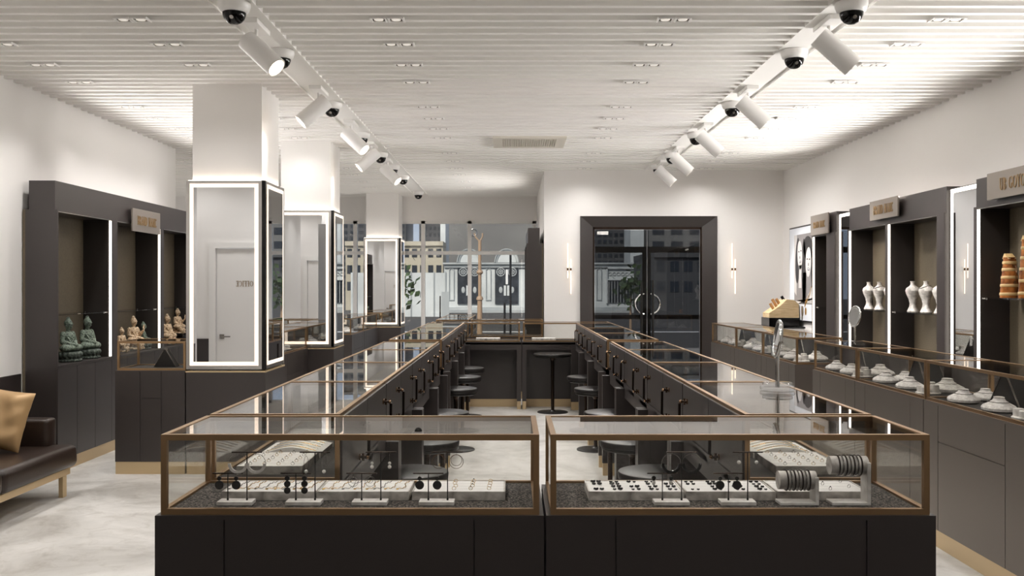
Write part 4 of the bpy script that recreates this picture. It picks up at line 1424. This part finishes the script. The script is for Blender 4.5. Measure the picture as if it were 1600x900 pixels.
sbox('street_ground', -60, 60, YW + .3, 130, -.3, -.02, 'asphalt')
sbox('street_pavement', -60, 60, YW + .3, 24, -.02, .0, 'pave')
sbox('street_lane_line', -8, 12, 33, 33.4, -.02, -.012, 'wall')
K = .04
def fx(u): return (u - 800) * K
def fz(v): return 1.5 - (v - 450) * K
t = thing('street_hall', 'pale stone hall with arched bronze doors across the street', 'building', (0, 60, 0))
MB().box(fx(694), fx(1012), 0, 6, -.3, fz(413)).build('wall', 'stone', t)
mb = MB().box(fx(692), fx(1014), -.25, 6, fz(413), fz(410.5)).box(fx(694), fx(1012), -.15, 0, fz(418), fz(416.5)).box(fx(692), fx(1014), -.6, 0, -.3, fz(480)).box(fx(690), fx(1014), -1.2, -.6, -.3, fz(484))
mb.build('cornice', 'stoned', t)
for k, uc in enumerate((733, 791.5)):
    cx = fx(uc); r = .76
    n = 20
    arch = [(cx + r * math.cos(PI * i / n), fz(410) + .86 * math.sin(PI * i / n)) for i in range(n + 1)]
    a = MB().prism(arch, 'Y', -.2, 1).build('arched_gable', 'stone', t)
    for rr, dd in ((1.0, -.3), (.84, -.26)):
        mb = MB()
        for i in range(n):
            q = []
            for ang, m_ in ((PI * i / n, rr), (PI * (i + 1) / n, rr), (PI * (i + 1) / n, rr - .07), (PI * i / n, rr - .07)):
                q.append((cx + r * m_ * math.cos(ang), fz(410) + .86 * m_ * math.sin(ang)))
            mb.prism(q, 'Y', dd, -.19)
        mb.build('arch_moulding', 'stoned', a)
    dr = MB().box(cx - .72, cx + .72, -.12, 0, fz(475), fz(417)).build('door', 'bronzed', t)
    mb = MB()
    for sx in (-.36, .36):
        z = fz(425)
        mb.torus((cx + sx, -.14, z), .25, .03, 'Y', 24, 6).torus((cx + sx, -.14, z), .13, .025, 'Y', 20, 6)
        for j in range(8):
            mb.cyl((cx + sx, -.14, z), (cx + sx + .25 * math.cos(j * PI / 4), -.14, z + .25 * math.sin(j * PI / 4)), .012, 6)
        mb.ball((cx + sx, -.13, fz(453)), (.12, .03, .2), 10, 8)
    mb.build('rosette', 'stoned', dr)
    MB().box(cx - .17, cx - .03, -.2, -.12, fz(462), fz(446)).box(cx + .03, cx + .17, -.2, -.12, fz(462), fz(446)).build('door_plate', 'stone', dr)
for uc in (705.5, 763, 936, 1002):
    cx = fx(uc); z0, z1 = fz(468), fz(423)
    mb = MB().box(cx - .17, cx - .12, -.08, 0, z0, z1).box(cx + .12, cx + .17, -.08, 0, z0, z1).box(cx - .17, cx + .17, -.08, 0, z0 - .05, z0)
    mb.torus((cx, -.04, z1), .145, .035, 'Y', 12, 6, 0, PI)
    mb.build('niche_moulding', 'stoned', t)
dr = MB().box(fx(949), fx(990), -.1, 0, fz(473), fz(438)).build('door', 'win', t)
MB().box(fx(947), fx(949), -.2, 0, fz(474), fz(418)).box(fx(990), fx(992), -.2, 0, fz(474), fz(418)).box(fx(947), fx(992), -.2, 0, fz(420), fz(418)).box(fx(949), fx(990), -.15, 0, fz(438), fz(436)).build('door_moulding', 'stone', t)
mb = MB()
for i in range(6):
    mb.torus((fx(953 + i * 6.6), -.05, fz(428)), .1, .02, 'Y', 14, 6)
mb.build('frieze', 'stoned', t)
mb = MB()
for i in range(9):
    mb.box(fx(951 + i * 4.6) - .012, fx(951 + i * 4.6) + .012, -.16, -.1, fz(473), fz(440))
mb.build('door_grille', 'stone', dr)


def block(label, u0, u1, v0, Y, matn, floors, bays, depth=8, wn='win', name='street_tower', v1=488):
    k = Y / F
    x0, x1 = (u0 - 800) * k, (u1 - 800) * k
    z1 = 1.5 + (450 - v0) * k
    t = thing(name, label, 'building', ((x0 + x1) / 2, Y, 0))
    w = (x1 - x0) / 2
    MB().box(-w, w, 0, depth, -.3, z1).build('wall', matn, t)
    MB().box(-w - .02, w + .02, -.2, depth, z1, z1 + .3).build('roof', matn, t)
    if floors:
        fh = (z1 - 1.0) / floors
        for f in range(floors):
            mb = MB()
            for b in range(bays):
                cx = -w + 2 * w * (b + .5) / bays
                mb.box(cx - w / bays * .62, cx + w / bays * .62, -.03, .02, 1.0 + f * fh + .3 * fh, 1.0 + f * fh + .82 * fh)
            mb.build('window_row', wn, t)
    return t
block('broad grey tower rising behind the pale stone hall', 697, 848, 318, 95, 'tower', 0, 0)
block('darker grey glass tower at the left of the window view', 655, 690, 310, 100, 'towerd', 14, 5)
block('blue grey glass tower far left in the window view', 520, 634, 300, 105, 'towerd', 16, 9)
block('slim white stone pier building beside the stone hall', 688, 696, 330, 70, 'stone', 0, 0, 4)
block('tan building with dark window bands on the left across the street', 540, 692, 384, 66, 'tan', 3, 12, depth=3, name='street_building')
block('grey glass office building behind the right end of the hall', 915, 984, 330, 80, 'towerd', 12, 8)
block('pale stone pier building seen through the entrance', 985, 1006, 345, 72, 'stone', 0, 0, 4)
block('grey apartment block seen through the right door leaf', 1014, 1130, 330, 78, 'tower', 6, 4)
block('dark low shop building seen through the right door leaf', 1022, 1150, 402, 48, 'towerd', 2, 6, name='street_building')
t = thing('street_hoarding', 'white panelled hoarding along the far pavement at left', 'fence', (0, 50, 0))
k = 50 / F
MB().box((548 - 800) * k, (698 - 800) * k, 0, .1, 0, 1.5 - (426 - 450) * k).build('panel', 'stone', t)
for u in range(552, 700, 18):
    MB().box((u - 800) * k - .03, (u - 800) * k + .03, -.05, 0, 0, 1.5 - (424 - 450) * k).build('post', 'stoned', t)
t = thing('street_lamp', 'tan painted street lamp post standing outside the window', 'street lamp', (-.94, 28, 0))
MB().cyl((0, 0, 0), (0, 0, 1.2), .085, 14, r2=.07).cyl((0, 0, 1.2), (0, 0, 2.9), .05, 12).lathe([(.1, 1.15), (.1, 1.2), (.07, 1.26)], seg=14).lathe([(.07, 1.9), (.1, 1.95), (.07, 2.02)], seg=14).build('pole', 'tanpole', t, True)
MB().tube([(0, 0, 2.85), (-.12, 0, 2.98), (-.16, 0, 3.1)], .025, 8).tube([(0, 0, 2.85), (.08, 0, 3.0), (.08, 0, 3.1)], .025, 8).build('arm', 'tanpole', t, True)
MB().torus((-.18, 0, 3.12), .1, .02, 'Y', 20, 8).build('lamp_hoop', 'steel', t, True)
t = thing('street_sign_post', 'pair of thin dark sign posts before the arched door', 'sign', (-.14, 26, 0))
MB().cyl((-.06, 0, 0), (-.06, 0, 1.1), .03, 8).cyl((.1, 0, 0), (.1, 0, 2.4), .03, 8).build('post', 'blackm', t, True)
MB().box(-.03, .03, -.04, 0, 1.6, 2.0).build('plate', 'white', t)
t = thing('street_barrier', 'small grey street barrier panel standing on the far kerb', 'barrier', (-2.5, 36, 0))
MB().box(-.14, .14, 0, .05, .3, 1.36).build('panel', 'stoned', t)
MB().box(-.22, -.17, 0, .05, 0, 1.2).box(.14, .3, -.1, .1, 0, .25).box(-.22, .14, -.1, .1, .1, .25).build('frame', 'blackm', t)


def tree(label, x, y, h, r):
    t = thing('street_tree', label, 'tree', (x, y, 0))
    MB().cyl((0, 0, 0), (0, 0, h * .6), .05, 8, r2=.03).build('trunk', 'tanpole', t, True)
    mb = MB()
    rnd = random.Random(5)
    for i in range(120):
        p = Vector((rnd.gauss(0, .42), rnd.gauss(0, .42), rnd.gauss(0, .42)))
        c_ = Vector((p.x * r, p.y * r, h * .78 + p.z * r * 1.1))
        n = Vector((rnd.gauss(0, 1), rnd.gauss(0, 1), rnd.gauss(0, 1))).normalized()
        a = n.orthogonal() * r * .16; b = n.cross(a)
        mb.bm.faces.new([mb.bm.verts.new(c_ + q) for q in (a, b * .6, -a, -b * .6)])
    mb.build('foliage', 'leaf', t)
tree('small leafy street tree seen past the far mirrored column', -3.0, 26, 1.9, .5)
tree('small leafy street tree beyond the entrance door', 4.2, 34, 2.0, .6)

# ------------------------------------------------------------------ daylight, camera, colour
sun = light('sun', 'SUN', (0, 0, 20), SUN, (1, .93, .84), angle=.01)
sun.rotation_euler = Vector((.35, .75, -.6)).to_track_quat('-Z', 'Y').to_euler()
wd = bpy.data.worlds.new('sky')
S.world = wd
wd.use_nodes = True
nt = wd.node_tree
bg = nt.nodes['Background']
bg.inputs['Color'].default_value = lin((186, 196, 214))
bg.inputs['Strength'].default_value = 1.0

cd = bpy.data.cameras.new('camera')
cam = bpy.data.objects.new('camera', cd)
COL.objects.link(cam)
cam.location = (0, 0, EYE)
cam.rotation_euler = (PI / 2, 0, 0)
cd.sensor_width = 36
cd.lens = 36 * F / 1600
cd.clip_start = .05
cd.clip_end = 400
S.camera = cam

S.view_settings.view_transform = 'Standard'
S.view_settings.look = 'None'
S.view_settings.gamma = 1
S.view_settings.use_curve_mapping = False
S.view_settings.exposure = EXPOSURE
c = S.cycles
c.use_denoising = True
c.denoiser = 'OPENIMAGEDENOISE'
c.max_bounces = 12
c.diffuse_bounces = 5
c.glossy_bounces = 7
c.transmission_bounces = 6
c.transparent_max_bounces = 48
c.caustics_reflective = False
c.caustics_refractive = False
c.sample_clamp_indirect = 6
c.use_light_tree = True
